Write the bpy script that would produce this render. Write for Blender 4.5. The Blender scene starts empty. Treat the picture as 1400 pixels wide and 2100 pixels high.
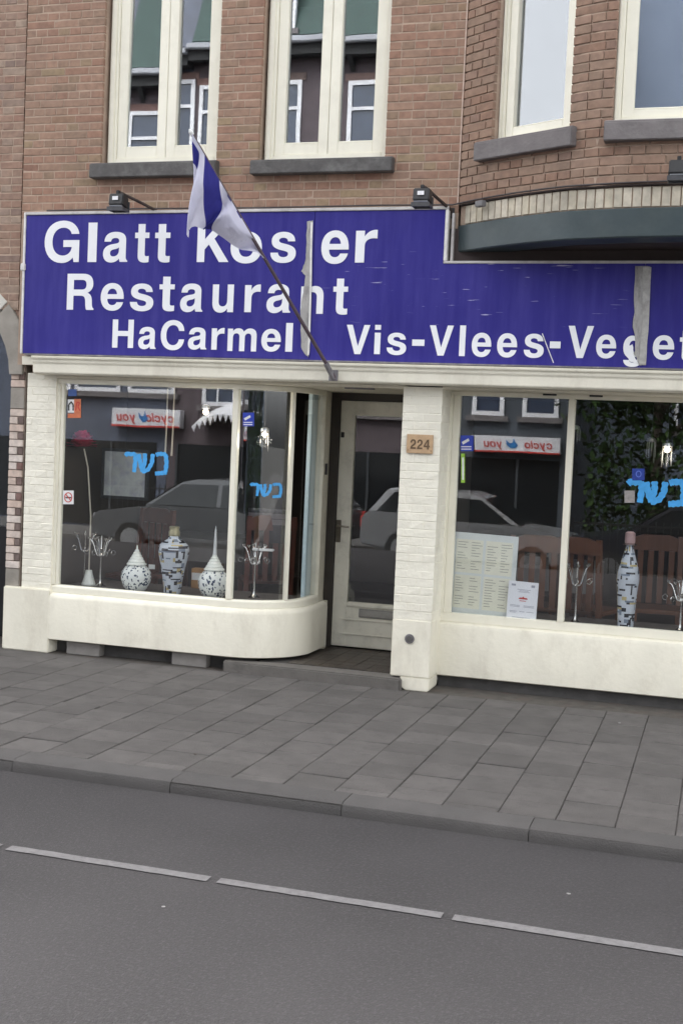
import bpy, bmesh, math, random
from mathutils import Vector, Matrix
R = math.radians
rnd = random.Random(7)
scene = bpy.context.scene
COL = scene.collection

# ------------------------------------------------------------------ camera
CAM = Vector((0.0, -8.4, 1.7))
YAW, PITCH, ROLL, FPX = R(17.056), R(-3.118), R(2.529), 2550.0      # fitted to the facade's level and upright lines
c_f = Vector((-math.sin(YAW)*math.cos(PITCH), math.cos(YAW)*math.cos(PITCH), math.sin(PITCH)))
_r0 = Vector((math.cos(YAW), math.sin(YAW), 0)); _u0 = _r0.cross(c_f)
c_r = math.cos(ROLL)*_r0 + math.sin(ROLL)*_u0
c_u = -math.sin(ROLL)*_r0 + math.cos(ROLL)*_u0
cam_data = bpy.data.cameras.new('camera'); cam = bpy.data.objects.new('camera', cam_data); COL.objects.link(cam)
cam_data.sensor_fit = 'HORIZONTAL'; cam_data.sensor_width = 36; cam_data.lens = 36*FPX/1400
cam_data.clip_start = 0.05; cam_data.clip_end = 2000
m3 = Matrix((c_r, c_u, -c_f)).transposed()
cam.matrix_world = Matrix.Translation(CAM) @ m3.to_4x4()
scene.camera = cam

# ------------------------------------------------------------------ world, sun, exposure
SUN_EL, SUN_AZ = R(60), R(-20)        # azimuth: direction towards the sun, from +Y clockwise; veiled sun high over the street
world = bpy.data.worlds.new('World'); scene.world = world; world.use_nodes = True
wn = world.node_tree; wn.nodes.clear()
w_out = wn.nodes.new('ShaderNodeOutputWorld'); w_bg = wn.nodes.new('ShaderNodeBackground')
w_sky = wn.nodes.new('ShaderNodeTexSky'); w_sky.sky_type = 'NISHITA'; w_sky.sun_disc = False
w_sky.sun_elevation = SUN_EL; w_sky.sun_rotation = SUN_AZ; w_sky.dust_density = 4.0; w_sky.air_density = 1.0
w_hs = wn.nodes.new('ShaderNodeHueSaturation'); w_hs.inputs['Saturation'].default_value = 0.08
w_tc = wn.nodes.new('ShaderNodeTexCoord'); w_nz = wn.nodes.new('ShaderNodeTexNoise')
w_nz.inputs['Scale'].default_value = 2.6; w_nz.inputs['Detail'].default_value = 5
w_mr = wn.nodes.new('ShaderNodeMapRange'); w_mr.inputs[1].default_value = .3; w_mr.inputs[2].default_value = .7
w_mr.inputs[3].default_value = .8; w_mr.inputs[4].default_value = 1.25
w_mx = wn.nodes.new('ShaderNodeMix'); w_mx.data_type = 'RGBA'; w_mx.blend_type = 'MULTIPLY'; w_mx.inputs[0].default_value = 1
L = wn.links.new
L(w_sky.outputs[0], w_hs.inputs['Color']); L(w_tc.outputs['Generated'], w_nz.inputs['Vector'])
L(w_nz.outputs[0], w_mr.inputs[0]); L(w_hs.outputs[0], w_mx.inputs[6]); L(w_mr.outputs[0], w_mx.inputs[7])
L(w_mx.outputs[2], w_bg.inputs['Color']); w_bg.inputs['Strength'].default_value = 0.15
L(w_bg.outputs[0], w_out.inputs[0])
sun_d = bpy.data.lights.new('sun', 'SUN'); sun_d.energy = 1.5; sun_d.angle = R(35); sun_d.color = (1, .97, .93)
sun = bpy.data.objects.new('sun', sun_d); COL.objects.link(sun)
to_sun = Vector((math.sin(SUN_AZ)*math.cos(SUN_EL), math.cos(SUN_AZ)*math.cos(SUN_EL), math.sin(SUN_EL)))
sun.rotation_euler = to_sun.to_track_quat('Z', 'Y').to_euler(); sun.location = (0, -5, 20)
vs = scene.view_settings
vs.view_transform = 'Standard'; vs.look = 'None'; vs.gamma = 1; vs.use_curve_mapping = False; vs.exposure = 2.45

# ------------------------------------------------------------------ pixels of the photograph -> directions -> points
def ray(px, py): return c_r*((px-700)/FPX) - c_u*((py-1050)/FPX) + c_f
def P(px, py, Y=0.0):
    d = ray(px, py); t = (Y-CAM.y)/d.y; return CAM + d*t             # on an upright plane
def PX(px, py, Y=0.0): return P(px, py, Y).x
def PZ(px, py, Y=0.0): return P(px, py, Y).z
def G(px, py, z=0.0):
    d = ray(px, py); t = (z-CAM.z)/d.z; return CAM + d*t             # on a level plane
def RF(px, py, S):                                                    # a thing across the street seen in the glass
    d = ray(px, py); t = (8.5+S)/d.y; p = CAM + d*t; return Vector((p.x, -S, p.z))
def proj(p):
    v = Vector(p)-CAM; z = v.dot(c_f)
    return 700+FPX*v.dot(c_r)/z, 1050-FPX*v.dot(c_u)/z, z

# ------------------------------------------------------------------ materials
MATS = {}
def mat(name, col, rough=.6, var=.12, scale=6.0, bump=0.0, bscale=60.0, metal=0.0, rand=0.0, dirt=None, dscale=2.0, damt=.5, spec=.5, stretch=None, ior=None):
    if name in MATS: return MATS[name]
    m = bpy.data.materials.new(name); m.use_nodes = True; nt = m.node_tree; N = nt.nodes; K = nt.links.new
    b = N['Principled BSDF']; b.inputs['Roughness'].default_value = rough; b.inputs['Metallic'].default_value = metal
    b.inputs['Specular IOR Level'].default_value = spec
    geo = N.new('ShaderNodeNewGeometry'); vec = geo.outputs['Position']
    if stretch:
        mp = N.new('ShaderNodeMapping'); mp.inputs['Scale'].default_value = stretch; K(vec, mp.inputs[0]); vec = mp.outputs[0]
    nz = N.new('ShaderNodeTexNoise'); nz.inputs['Scale'].default_value = scale; nz.inputs['Detail'].default_value = 6; K(vec, nz.inputs['Vector'])
    mr = N.new('ShaderNodeMapRange'); mr.inputs[1].default_value = .25; mr.inputs[2].default_value = .75
    mr.inputs[3].default_value = 1-var; mr.inputs[4].default_value = 1+var; K(nz.outputs[0], mr.inputs[0])
    fac = mr.outputs[0]
    if rand:
        oi = N.new('ShaderNodeObjectInfo'); ad = N.new('ShaderNodeMath'); ad.operation = 'ADD'
        K(oi.outputs['Random'], ad.inputs[0]); K(geo.outputs['Random Per Island'], ad.inputs[1])
        fr = N.new('ShaderNodeMath'); fr.operation = 'FRACT'; K(ad.outputs[0], fr.inputs[0])
        r2 = N.new('ShaderNodeMapRange'); r2.inputs[3].default_value = 1-rand; r2.inputs[4].default_value = 1+rand; K(fr.outputs[0], r2.inputs[0])
        mu = N.new('ShaderNodeMath'); mu.operation = 'MULTIPLY'; K(fac, mu.inputs[0]); K(r2.outputs[0], mu.inputs[1]); fac = mu.outputs[0]
    mx = N.new('ShaderNodeMix'); mx.data_type = 'RGBA'; mx.blend_type = 'MULTIPLY'; mx.inputs[0].default_value = 1
    mx.inputs[6].default_value = (*col, 1); K(fac, mx.inputs[7]); out = mx.outputs[2]
    if dirt:
        n2 = N.new('ShaderNodeTexNoise'); n2.inputs['Scale'].default_value = dscale; n2.inputs['Detail'].default_value = 8; n2.inputs['Roughness'].default_value = .7
        K(vec, n2.inputs['Vector'])
        r3 = N.new('ShaderNodeMapRange'); r3.inputs[1].default_value = .5; r3.inputs[2].default_value = .72; r3.inputs[3].default_value = 0; r3.inputs[4].default_value = damt
        K(n2.outputs[0], r3.inputs[0])
        m2 = N.new('ShaderNodeMix'); m2.data_type = 'RGBA'; K(r3.outputs[0], m2.inputs[0]); K(out, m2.inputs[6]); m2.inputs[7].default_value = (*dirt, 1); out = m2.outputs[2]
    K(out, b.inputs['Base Color'])
    if bump:
        n3 = N.new('ShaderNodeTexNoise'); n3.inputs['Scale'].default_value = bscale; n3.inputs['Detail'].default_value = 4; K(geo.outputs['Position'], n3.inputs['Vector'])
        bp = N.new('ShaderNodeBump'); bp.inputs['Strength'].default_value = bump; bp.inputs['Distance'].default_value = .01
        K(n3.outputs[0], bp.inputs['Height']); K(bp.outputs[0], b.inputs['Normal'])
    MATS[name] = m; return m

def brick_mat(name, stops, rand_gain=1.0, dirt=(.12, .10, .09), damt=.45):
    """per-brick colour from a ramp, noise inside each brick, large uneven weathering"""
    m = bpy.data.materials.new(name); m.use_nodes = True; nt = m.node_tree; N = nt.nodes; K = nt.links.new
    b = N['Principled BSDF']; b.inputs['Roughness'].default_value = .9; b.inputs['Specular IOR Level'].default_value = .25
    geo = N.new('ShaderNodeNewGeometry'); oi = N.new('ShaderNodeObjectInfo')
    ad = N.new('ShaderNodeMath'); ad.operation = 'ADD'; K(oi.outputs['Random'], ad.inputs[0]); K(geo.outputs['Random Per Island'], ad.inputs[1])
    fr = N.new('ShaderNodeMath'); fr.operation = 'FRACT'; K(ad.outputs[0], fr.inputs[0])
    rp = N.new('ShaderNodeValToRGB'); rp.color_ramp.interpolation = 'LINEAR'
    e = rp.color_ramp.elements
    e[0].position, e[0].color = stops[0][0], (*stops[0][1], 1); e[1].position, e[1].color = stops[-1][0], (*stops[-1][1], 1)
    for p, c in stops[1:-1]:
        q = e.new(p); q.color = (*c, 1)
    K(fr.outputs[0], rp.inputs[0])
    n1 = N.new('ShaderNodeTexNoise'); n1.inputs['Scale'].default_value = 22; n1.inputs['Detail'].default_value = 6; K(geo.outputs['Position'], n1.inputs['Vector'])
    r1 = N.new('ShaderNodeMapRange'); r1.inputs[1].default_value = .3; r1.inputs[2].default_value = .7; r1.inputs[3].default_value = .82; r1.inputs[4].default_value = 1.16; K(n1.outputs[0], r1.inputs[0])
    mx = N.new('ShaderNodeMix'); mx.data_type = 'RGBA'; mx.blend_type = 'MULTIPLY'; mx.inputs[0].default_value = 1; K(rp.outputs[0], mx.inputs[6]); K(r1.outputs[0], mx.inputs[7])
    n2 = N.new('ShaderNodeTexNoise'); n2.inputs['Scale'].default_value = 1.7; n2.inputs['Detail'].default_value = 9; n2.inputs['Roughness'].default_value = .72; K(geo.outputs['Position'], n2.inputs['Vector'])
    r2 = N.new('ShaderNodeMapRange'); r2.inputs[1].default_value = .5; r2.inputs[2].default_value = .75; r2.inputs[3].default_value = 0; r2.inputs[4].default_value = damt; K(n2.outputs[0], r2.inputs[0])
    m2 = N.new('ShaderNodeMix'); m2.data_type = 'RGBA'; K(r2.outputs[0], m2.inputs[0]); K(mx.outputs[2], m2.inputs[6]); m2.inputs[7].default_value = (*dirt, 1)
    K(m2.outputs[2], b.inputs['Base Color'])
    bp = N.new('ShaderNodeBump'); bp.inputs['Strength'].default_value = .35; bp.inputs['Distance'].default_value = .004; K(n1.outputs[0], bp.inputs['Height']); K(bp.outputs[0], b.inputs['Normal'])
    MATS[name] = m; return m

def glass_mat(name, base=.03, gain=1.0, tint=(.93, .95, .95), rough=0.0, wave=0.0):
    m = bpy.data.materials.new(name); m.use_nodes = True; nt = m.node_tree; N = nt.nodes; K = nt.links.new
    N.remove(N['Principled BSDF']); out = N['Material Output']
    tr = N.new('ShaderNodeBsdfTransparent'); tr.inputs[0].default_value = (*tint, 1)
    gl = N.new('ShaderNodeBsdfGlossy'); gl.inputs['Roughness'].default_value = rough; gl.inputs[0].default_value = (.95, .97, 1, 1)
    gg = N.new('ShaderNodeNewGeometry'); dt = N.new('ShaderNodeVectorMath'); dt.operation = 'DOT_PRODUCT'; K(gg.outputs['Normal'], dt.inputs[0]); K(gg.outputs['Incoming'], dt.inputs[1])
    ab = N.new('ShaderNodeMath'); ab.operation = 'ABSOLUTE'; K(dt.outputs['Value'], ab.inputs[0]); om = N.new('ShaderNodeMath'); om.operation = 'SUBTRACT'; om.inputs[0].default_value = 1; K(ab.outputs[0], om.inputs[1])
    pw = N.new('ShaderNodeMath'); pw.operation = 'POWER'; pw.inputs[1].default_value = 5; K(om.outputs[0], pw.inputs[0])
    fr = N.new('ShaderNodeMath'); fr.operation = 'MULTIPLY_ADD'; fr.inputs[1].default_value = .96; fr.inputs[2].default_value = .04; K(pw.outputs[0], fr.inputs[0])   # Schlick, the same from both sides
    ma = N.new('ShaderNodeMath'); ma.operation = 'MULTIPLY_ADD'; ma.use_clamp = True; ma.inputs[1].default_value = gain; ma.inputs[2].default_value = base
    K(fr.outputs[0], ma.inputs[0]); ms = N.new('ShaderNodeMixShader')
    K(ma.outputs[0], ms.inputs[0]); K(tr.outputs[0], ms.inputs[1]); K(gl.outputs[0], ms.inputs[2]); K(ms.outputs[0], out.inputs[0])
    if wave:
        geo = N.new('ShaderNodeNewGeometry'); nz = N.new('ShaderNodeTexNoise'); nz.inputs['Scale'].default_value = 3.0; nz.inputs['Detail'].default_value = 1
        K(geo.outputs['Position'], nz.inputs['Vector']); bp = N.new('ShaderNodeBump'); bp.inputs['Strength'].default_value = wave; bp.inputs['Distance'].default_value = .01
        K(nz.outputs[0], bp.inputs['Height']); K(bp.outputs[0], gl.inputs['Normal'])
    MATS[name] = m; return m

def emit_mat(name, col, strength):
    m = bpy.data.materials.new(name); m.use_nodes = True; b = m.node_tree.nodes['Principled BSDF']
    b.inputs['Base Color'].default_value = (*col, 1); b.inputs['Emission Color'].default_value = (*col, 1); b.inputs['Emission Strength'].default_value = strength
    MATS[name] = m; return m

cream = mat('cream_paint', (.80, .765, .645), .5, .06, 5, .2, 30, dirt=(.42, .37, .28), dscale=4.5, damt=.36, stretch=(1, 1, .45))
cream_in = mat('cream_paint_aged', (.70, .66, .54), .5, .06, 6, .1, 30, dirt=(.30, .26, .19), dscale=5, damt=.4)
white_win = mat('window_paint', (.82, .79, .67), .4, .04, 5, .06, 20, dirt=(.5, .46, .37), dscale=4, damt=.22)
painted_brick = mat('painted_brick', (.80, .77, .66), .6, .05, 9, .35, 40, rand=.035, dirt=(.50, .45, .36), dscale=3, damt=.3)
mortar = mat('mortar', (.40, .30, .232), .95, .2, 9, .4, 90, dirt=(.20, .15, .12), dscale=2.4, damt=.6)
red_brick = brick_mat('red_brick', [(0, (.285, .168, .122)), (.25, (.308, .19, .138)), (.5, (.292, .193, .142)), (.7, (.318, .203, .148)), (.85, (.255, .175, .127)), (.95, (.30, .222, .142)), (1, (.255, .148, .11))], damt=.5, dirt=(.17, .135, .115))
old_brick = brick_mat('weathered_brick', [(0, (.27, .165, .125)), (.3, (.30, .205, .155)), (.6, (.265, .175, .135)), (.8, (.33, .25, .195)), (1, (.21, .145, .12))], damt=.75, dirt=(.19, .155, .14))
bay_brick = brick_mat('bay_brick', [(0, (.255, .158, .115)), (.3, (.285, .19, .14)), (.6, (.265, .185, .138)), (.85, (.295, .197, .147)), (1, (.235, .155, .12))], damt=.55, dirt=(.17, .13, .11))
pale_brick = brick_mat('pale_soldier_brick', [(0, (.50, .45, .35)), (.5, (.56, .51, .42)), (1, (.47, .43, .35))], damt=.45, dirt=(.2, .18, .15))
pink_brick = brick_mat('pale_pink_brick', [(0, (.55, .46, .40)), (.5, (.62, .55, .50)), (1, (.56, .44, .37))], damt=.3, dirt=(.3, .24, .2))
dark_brick = brick_mat('dark_brick', [(0, (.15, .11, .10)), (.5, (.19, .145, .13)), (1, (.22, .13, .115))], damt=.3)
stone = mat('grey_stone', (.30, .275, .24), .85, .15, 8, .3, 50, dirt=(.14, .13, .11), dscale=3, damt=.5)
slate = mat('slate_sill', (.085, .08, .078), .7, .25, 12, .3, 60, dirt=(.25, .25, .24), dscale=7, damt=.35)
grey_sill = mat('grey_stone_sill', (.15, .135, .135), .7, .18, 9, .3, 50, dirt=(.30, .29, .28), dscale=6, damt=.3)
green_paint = mat('dark_green_paint', (.038, .056, .062), .45, .12, 5, .15, 20, dirt=(.10, .12, .11), dscale=4, damt=.25)
dark_soffit = mat('dark_soffit', (.045, .032, .03), .8, .2, 6)
sign_alu = mat('sign_edge_metal', (.55, .53, .51), .4, .12, 14, .1, 60, metal=.35, dirt=(.2, .19, .18), dscale=9, damt=.5)
tape = mat('torn_sealing_strip', (.36, .35, .335), .55, .2, 25, .5, 80, dirt=(.12, .11, .12), dscale=18, damt=.85, stretch=(1, 1, .35))
letter_white = mat('letter_vinyl', (.82, .83, .85), .35, .03, 8, dirt=(.6, .6, .68), dscale=8, damt=.25)
black_metal = mat('black_metal', (.018, .018, .019), .45, .2, 20, .1, 80)
rusty = mat('rusted_metal', (.05, .035, .03), .8, .35, 30, .4, 120)
grey_metal = mat('galvanised_metal', (.22, .21, .22), .5, .25, 25, .3, 100, metal=.5)
steel = mat('brushed_steel', (.55, .55, .55), .3, .1, 20, metal=.9)
silver = mat('silver_plate', (.75, .74, .72), .22, .08, 30, metal=1.0)
pole_wood = mat('pole_varnish', (.075, .05, .06), .5, .25, 20)
door_paint = mat('door_paint', (.74, .71, .60), .5, .06, 5, .08, 20, dirt=(.2, .18, .14), dscale=6, damt=.35)
tan_plate = mat('tan_plate', (.50, .34, .20), .6, .12, 30, .15, 60, dirt=(.28, .17, .1), dscale=25, damt=.5)
brown_digit = mat('brown_digit', (.12, .075, .04), .6, .1, 30)
black_tile = mat('dark_floor_tile', (.045, .036, .030), .45, .3, 9, .15, 40, dirt=(.11, .085, .06), dscale=4, damt=.5)
step_stone = mat('step_stone', (.13, .12, .11), .85, .2, 10, .4, 60, dirt=(.06, .055, .05), dscale=5, damt=.6)
asphalt = mat('asphalt', (.040, .0370, .0382), .9, .22, 1.1, 1.0, 130, dirt=(.082, .077, .079), dscale=66, damt=.8)
tile_mat = mat('paving_tile', (.092, .085, .081), .88, .18, 5, .6, 120, rand=.14, dirt=(.052, .048, .046), dscale=9.0, damt=.6)
kerb_mat = mat('kerb_concrete', (.078, .073, .071), .9, .14, 8, .5, 130, rand=.08, dirt=(.05, .05, .048), dscale=4, damt=.5)
joint_mat = mat('joint_sand', (.060, .056, .052), 1, .2, 30, .5, 150)
road_paint = mat('road_paint', (.15, .145, .147), .8, .15, 30, .3, 200, dirt=(.09, .085, .087), dscale=45, damt=.85)
shop_glass = glass_mat('shop_glass', .024, 1.15, tint=(.97, .98, .98), wave=.012)
upper_glass = glass_mat('upper_glass', .10, 1.6, tint=(.85, .88, .9), wave=.014)
plain_glass = glass_mat('plain_glass', .03, 1.0)
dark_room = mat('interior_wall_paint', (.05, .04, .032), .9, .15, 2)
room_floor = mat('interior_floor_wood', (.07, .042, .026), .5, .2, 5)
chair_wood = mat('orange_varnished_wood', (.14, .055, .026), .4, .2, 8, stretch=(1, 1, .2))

# ------------------------------------------------------------------ mesh helpers
class MB:
    def __init__(s): s.v = []; s.f = []; s.mi = []; s.cur = 0
    def add(s, vs, fs):
        o = len(s.v); s.v += [tuple(v) for v in vs]; s.f += [tuple(i+o for i in f) for f in fs]; s.mi += [s.cur]*len(fs); return s
    def box(s, x0, x1, y0, y1, z0, z1, ch=0.0):
        return s.add([(x0,y0,z0),(x1,y0,z0),(x1,y1,z0),(x0,y1,z0),(x0,y0,z1),(x1,y0,z1),(x1,y1,z1),(x0,y1,z1)],
              [(0,3,2,1),(4,5,6,7),(0,1,5,4),(1,2,6,5),(2,3,7,6),(3,0,4,7)])
    def prism(s, poly, axis, a, b):
        """poly: 2-D points; axis 'x','y','z' is the extrusion axis"""
        n = len(poly)
        def pt(p, t):
            return {'x': (t, p[0], p[1]), 'y': (p[0], t, p[1]), 'z': (p[0], p[1], t)}[axis]
        s.add([pt(p, a) for p in poly]+[pt(p, b) for p in poly],
              [tuple(range(n-1, -1, -1)), tuple(range(n, 2*n))]+[(i, (i+1) % n, (i+1) % n+n, i+n) for i in range(n)]); return s
    def tube(s, pts, r, seg=8, cap=True):
        pts = [Vector(p) for p in pts]; n = len(pts); vs = []; fs = []
        rr = r if hasattr(r, '__len__') else [r]*n
        prev = None
        for i, p in enumerate(pts):
            d = (pts[min(i+1, n-1)]-pts[max(i-1, 0)]).normalized()
            if prev is None:
                a = Vector((0, 0, 1)) if abs(d.z) < .9 else Vector((1, 0, 0)); u = d.cross(a).normalized()
            else:
                u = (prev - d*prev.dot(d)).normalized()
            prev = u; w = d.cross(u)
            for k in range(seg):
                t = 2*math.pi*k/seg; vs.append(p+(u*math.cos(t)+w*math.sin(t))*rr[i])
        for i in range(n-1):
            for k in range(seg):
                k2 = (k+1) % seg; fs.append((i*seg+k, i*seg+k2, (i+1)*seg+k2, (i+1)*seg+k))
        if cap: fs += [tuple(range(seg-1, -1, -1)), tuple(range((n-1)*seg, n*seg))]
        return s.add(vs, fs)
    def lathe(s, prof, seg=24, c=(0, 0, 0)):
        vs = []; fs = []; n = len(prof)
        for r, z in prof:
            for k in range(seg):
                t = 2*math.pi*k/seg; vs.append((c[0]+r*math.cos(t), c[1]+r*math.sin(t), c[2]+z))
        for i in range(n-1):
            for k in range(seg):
                k2 = (k+1) % seg; fs.append((i*seg+k, i*seg+k2, (i+1)*seg+k2, (i+1)*seg+k))
        fs += [tuple(range(seg-1, -1, -1)), tuple(range((n-1)*seg, n*seg))]
        return s.add(vs, fs)
    def sweep(s, path, prof, caps=True):
        """prof: closed loop of (outward offset, z); path runs so that outward is on its right-hand side"""
        n = len(path); m = len(prof); vs = []; fs = []
        for i in range(n):
            p = Vector(path[i]); a = Vector(path[max(i-1, 0)]); b = Vector(path[min(i+1, n-1)])
            d0 = (p-a) if i > 0 else (b-p); d1 = (b-p) if i < n-1 else (p-a)
            d0.normalize(); d1.normalize(); n0 = Vector((d0.y, -d0.x)); n1 = Vector((d1.y, -d1.x)); nn = (n0+n1).normalized(); sc = 1/max(.3, nn.dot(n0))
            for o, z in prof: vs.append((p.x+nn.x*o*sc, p.y+nn.y*o*sc, z))
        for i in range(n-1):
            for k in range(m):
                k2 = (k+1) % m; fs.append((i*m+k, (i+1)*m+k, (i+1)*m+k2, i*m+k2))
        if caps: fs += [tuple(range(m)), tuple(range(n*m-1, (n-1)*m-1, -1))]
        return s.add(vs, fs)
    def mesh(s, name, mats, smooth=False, bevel=0.0, fix=True):
        me = bpy.data.meshes.new(name); me.from_pydata(s.v, [], s.f)
        for m in (mats if isinstance(mats, (list, tuple)) else [mats]): me.materials.append(m)
        me.polygons.foreach_set('material_index', s.mi)
        if fix or bevel:
            bm = bmesh.new(); bm.from_mesh(me)
            bmesh.ops.recalc_face_normals(bm, faces=bm.faces)
            if bevel:
                es = [e for e in bm.edges if len(e.link_faces) == 2 and e.calc_face_angle(0) > R(35)]
                bmesh.ops.bevel(bm, geom=es, offset=bevel, segments=2, affect='EDGES', clamp_overlap=True)
            bm.to_mesh(me); bm.free()
        if smooth:
            me.polygons.foreach_set('use_smooth', [True]*len(me.polygons))
            if smooth != 'all': me.set_sharp_from_angle(angle=R(40))
        me.update(); return me
    def build(s, name, mats, parent=None, smooth=False, bevel=0.0, world=False):
        return link(name, s.mesh(name, mats, smooth, bevel), parent, world)

def link(name, me, parent=None, world=False):
    o = bpy.data.objects.new(name, me); COL.objects.link(o)
    if parent is not None:
        o.parent = parent
        if world: o.matrix_parent_inverse = Matrix.LocRotScale(parent.location, parent.rotation_euler, None).inverted()
    return o
def tag(o, label, cat, group=None):
    o['label'] = label; o['category'] = cat
    if group: o['group'] = group
    return o
def thing(name, label, cat, loc=(0, 0, 0), rz=0.0, group=None):
    o = bpy.data.objects.new(name, None); COL.objects.link(o); o.location = loc; o.rotation_euler = (0, 0, rz); o.empty_display_size = .1
    return tag(o, label, cat, group)
def struct(name, mb, m, **k):
    o = mb.build(name, m, **k); o['kind'] = 'structure'; return o
def copy_tree(o, parent=None):
    c = o.copy(); COL.objects.link(c); c.parent = parent
    for ch in o.children: copy_tree(ch, c)
    return c

# ------------------------------------------------------------------ brickwork along a plan path
class Path:
    def __init__(s, pts):
        s.p = [Vector(p) for p in pts]; s.l = [0.0]
        for a, b in zip(s.p, s.p[1:]): s.l.append(s.l[-1]+(b-a).length)
        s.len = s.l[-1]
    def at(s, t):
        t = min(max(t, 0), s.len)
        for i in range(len(s.p)-1):
            if t <= s.l[i+1]+1e-9:
                d = (s.p[i+1]-s.p[i]).normalized(); return s.p[i]+d*(t-s.l[i]), d
        return s.p[-1], (s.p[-1]-s.p[-2]).normalized()

BRICKS = {}
def brick_mesh(Lb, Hb, depth, m, var):
    key = (round(Lb, 3), round(Hb, 3), m.name, var)
    if key in BRICKS: return BRICKS[key]
    r = random.Random(hash(key[0])+var*31); e = .002; x = Lb/2; z = Hb/2
    def j(a): return r.uniform(-a, a)
    f = [(-x+e+j(.0015), j(.002), -z+e+j(.001)), (x-e+j(.0015), j(.002), -z+e+j(.001)), (x-e+j(.0015), j(.002), z-e+j(.001)), (-x+e+j(.0015), j(.002), z-e+j(.001))]
    k = [(-x, e, -z), (x, e, -z), (x, e, z), (-x, e, z)]; bk = [(-x, depth, -z), (x, depth, -z), (x, depth, z), (-x, depth, z)]
    fs = [(0, 1, 2, 3)]
    for i in range(4): q = (i+1) % 4; fs += [(i, i+4, q+4, q), (i+4, i+8, q+8, q+4)]
    fs.append((11, 10, 9, 8))
    me = bpy.data.meshes.new('brick'); me.from_pydata(f+k+bk, [], fs); me.materials.append(m)
    bm = bmesh.new(); bm.from_mesh(me); bmesh.ops.recalc_face_normals(bm, faces=bm.faces); bm.to_mesh(me); bm.free()
    BRICKS[key] = me; return me

def brick_specs(path, z0, z1, openings, course=.0588, sl=.2, hl=.095, joint=.0105, phase=0.0, bond='cross', trim0=0, zoff=0.0):
    out = []; k = 0; z = z0
    while z < z1-.01:
        zt = min(z+course, z1); k += 1
        blocks = sorted((o[0], o[1]) for o in openings if o[2] < zt-.012 and o[3] > z+.012)
        spans = []; s = 0.0
        for a, b in blocks:
            if a > s: spans.append((s, a))
            s = max(s, b)
        if s < path.len: spans.append((s, path.len))
        for a, b in spans:
            if bond == 'cross':
                pitch = sl if k % 2 else hl; off = (phase + (0 if k % 2 else -hl/2-.0) + (sl/2 if k % 4 == 3 else 0))
            else:
                pitch = sl; off = phase+(sl/2 if k % 2 else 0)
            cuts = [a]; i = math.floor((a-off)/pitch)+1
            while off+i*pitch < b-.03:
                c = off+i*pitch; i += 1
                if c > a+.03: cuts.append(c)
            cuts.append(b)
            for c0, c1 in zip(cuts, cuts[1:]):
                d0 = c0+joint*.36 if c0 > a else (c0-.0025 if c0 > 0 else c0); d1 = c1-joint*.36 if c1 < b else (c1+.0025 if c1 < path.len-1e-6 else c1)
                out.append((d0, d1, z+joint/2, zt-joint/2))
        z += course
    return out

def place_bricks(wall, path, specs, m, cap=300, depth=.03, proud=.0, group_stuff='brickwork', pick=None, jitter=.0015):
    """the bricks that show largest become objects of their own, the rest one joined part"""
    sc = []
    for i, (a, b, z0, z1) in enumerate(specs):
        p, d = path.at((a+b)/2); px, py, zz = proj((p.x, p.y, (z0+z1)/2))
        vis = -45 < px < 1445 and -25 < py < 2100
        sc.append(((0 if vis else 1), zz/((b-a)*(z1-z0))**.5, i))
    sc.sort(); own = set(i for v, q, i in sc[:cap] if v == 0); used = 0
    rest = MB()
    for i, (a, b, z0, z1) in enumerate(specs):
        p0, d0 = path.at(a); p1, d1 = path.at(b); c = (p0+p1)/2; d = (p1-p0).normalized(); n = Vector((d.y, -d.x))
        off = proud+rnd.uniform(-jitter, jitter)
        if i in own:
            me = brick_mesh((p1-p0).length, z1-z0, depth, m, rnd.randrange(4))
            o = bpy.data.objects.new('brick', me); COL.objects.link(o); o.parent = wall
            o.location = (c.x+n.x*off, c.y+n.y*off, (z0+z1)/2); o.rotation_euler = (0, rnd.uniform(-.004, .004), math.atan2(d.y, d.x)); used += 1
        else:
            e = .002; q = [p0+n*(off-e), p1+n*(off-e), p1+n*(off-depth), p0+n*(off-depth)]
            f0 = p0+n*off+d*e; f1 = p1+n*off-d*e
            vs = [(f0.x, f0.y, z0+e), (f1.x, f1.y, z0+e), (f1.x, f1.y, z1-e), (f0.x, f0.y, z1-e)]
            vs += [(q[0].x, q[0].y, z0), (q[1].x, q[1].y, z0), (q[1].x, q[1].y, z1), (q[0].x, q[0].y, z1)]
            vs += [(q[3].x, q[3].y, z0), (q[2].x, q[2].y, z0), (q[2].x, q[2].y, z1), (q[3].x, q[3].y, z1)]
            fs = [(0, 1, 2, 3)]
            for k in range(4): w = (k+1) % 4; fs += [(k, k+4, w+4, w), (k+4, k+8, w+8, w+4)]
            rest.add(vs, fs)
    if rest.v:
        o = rest.build('outlying_bricks', m, wall); o['kind'] = 'stuff'
    return used

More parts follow.
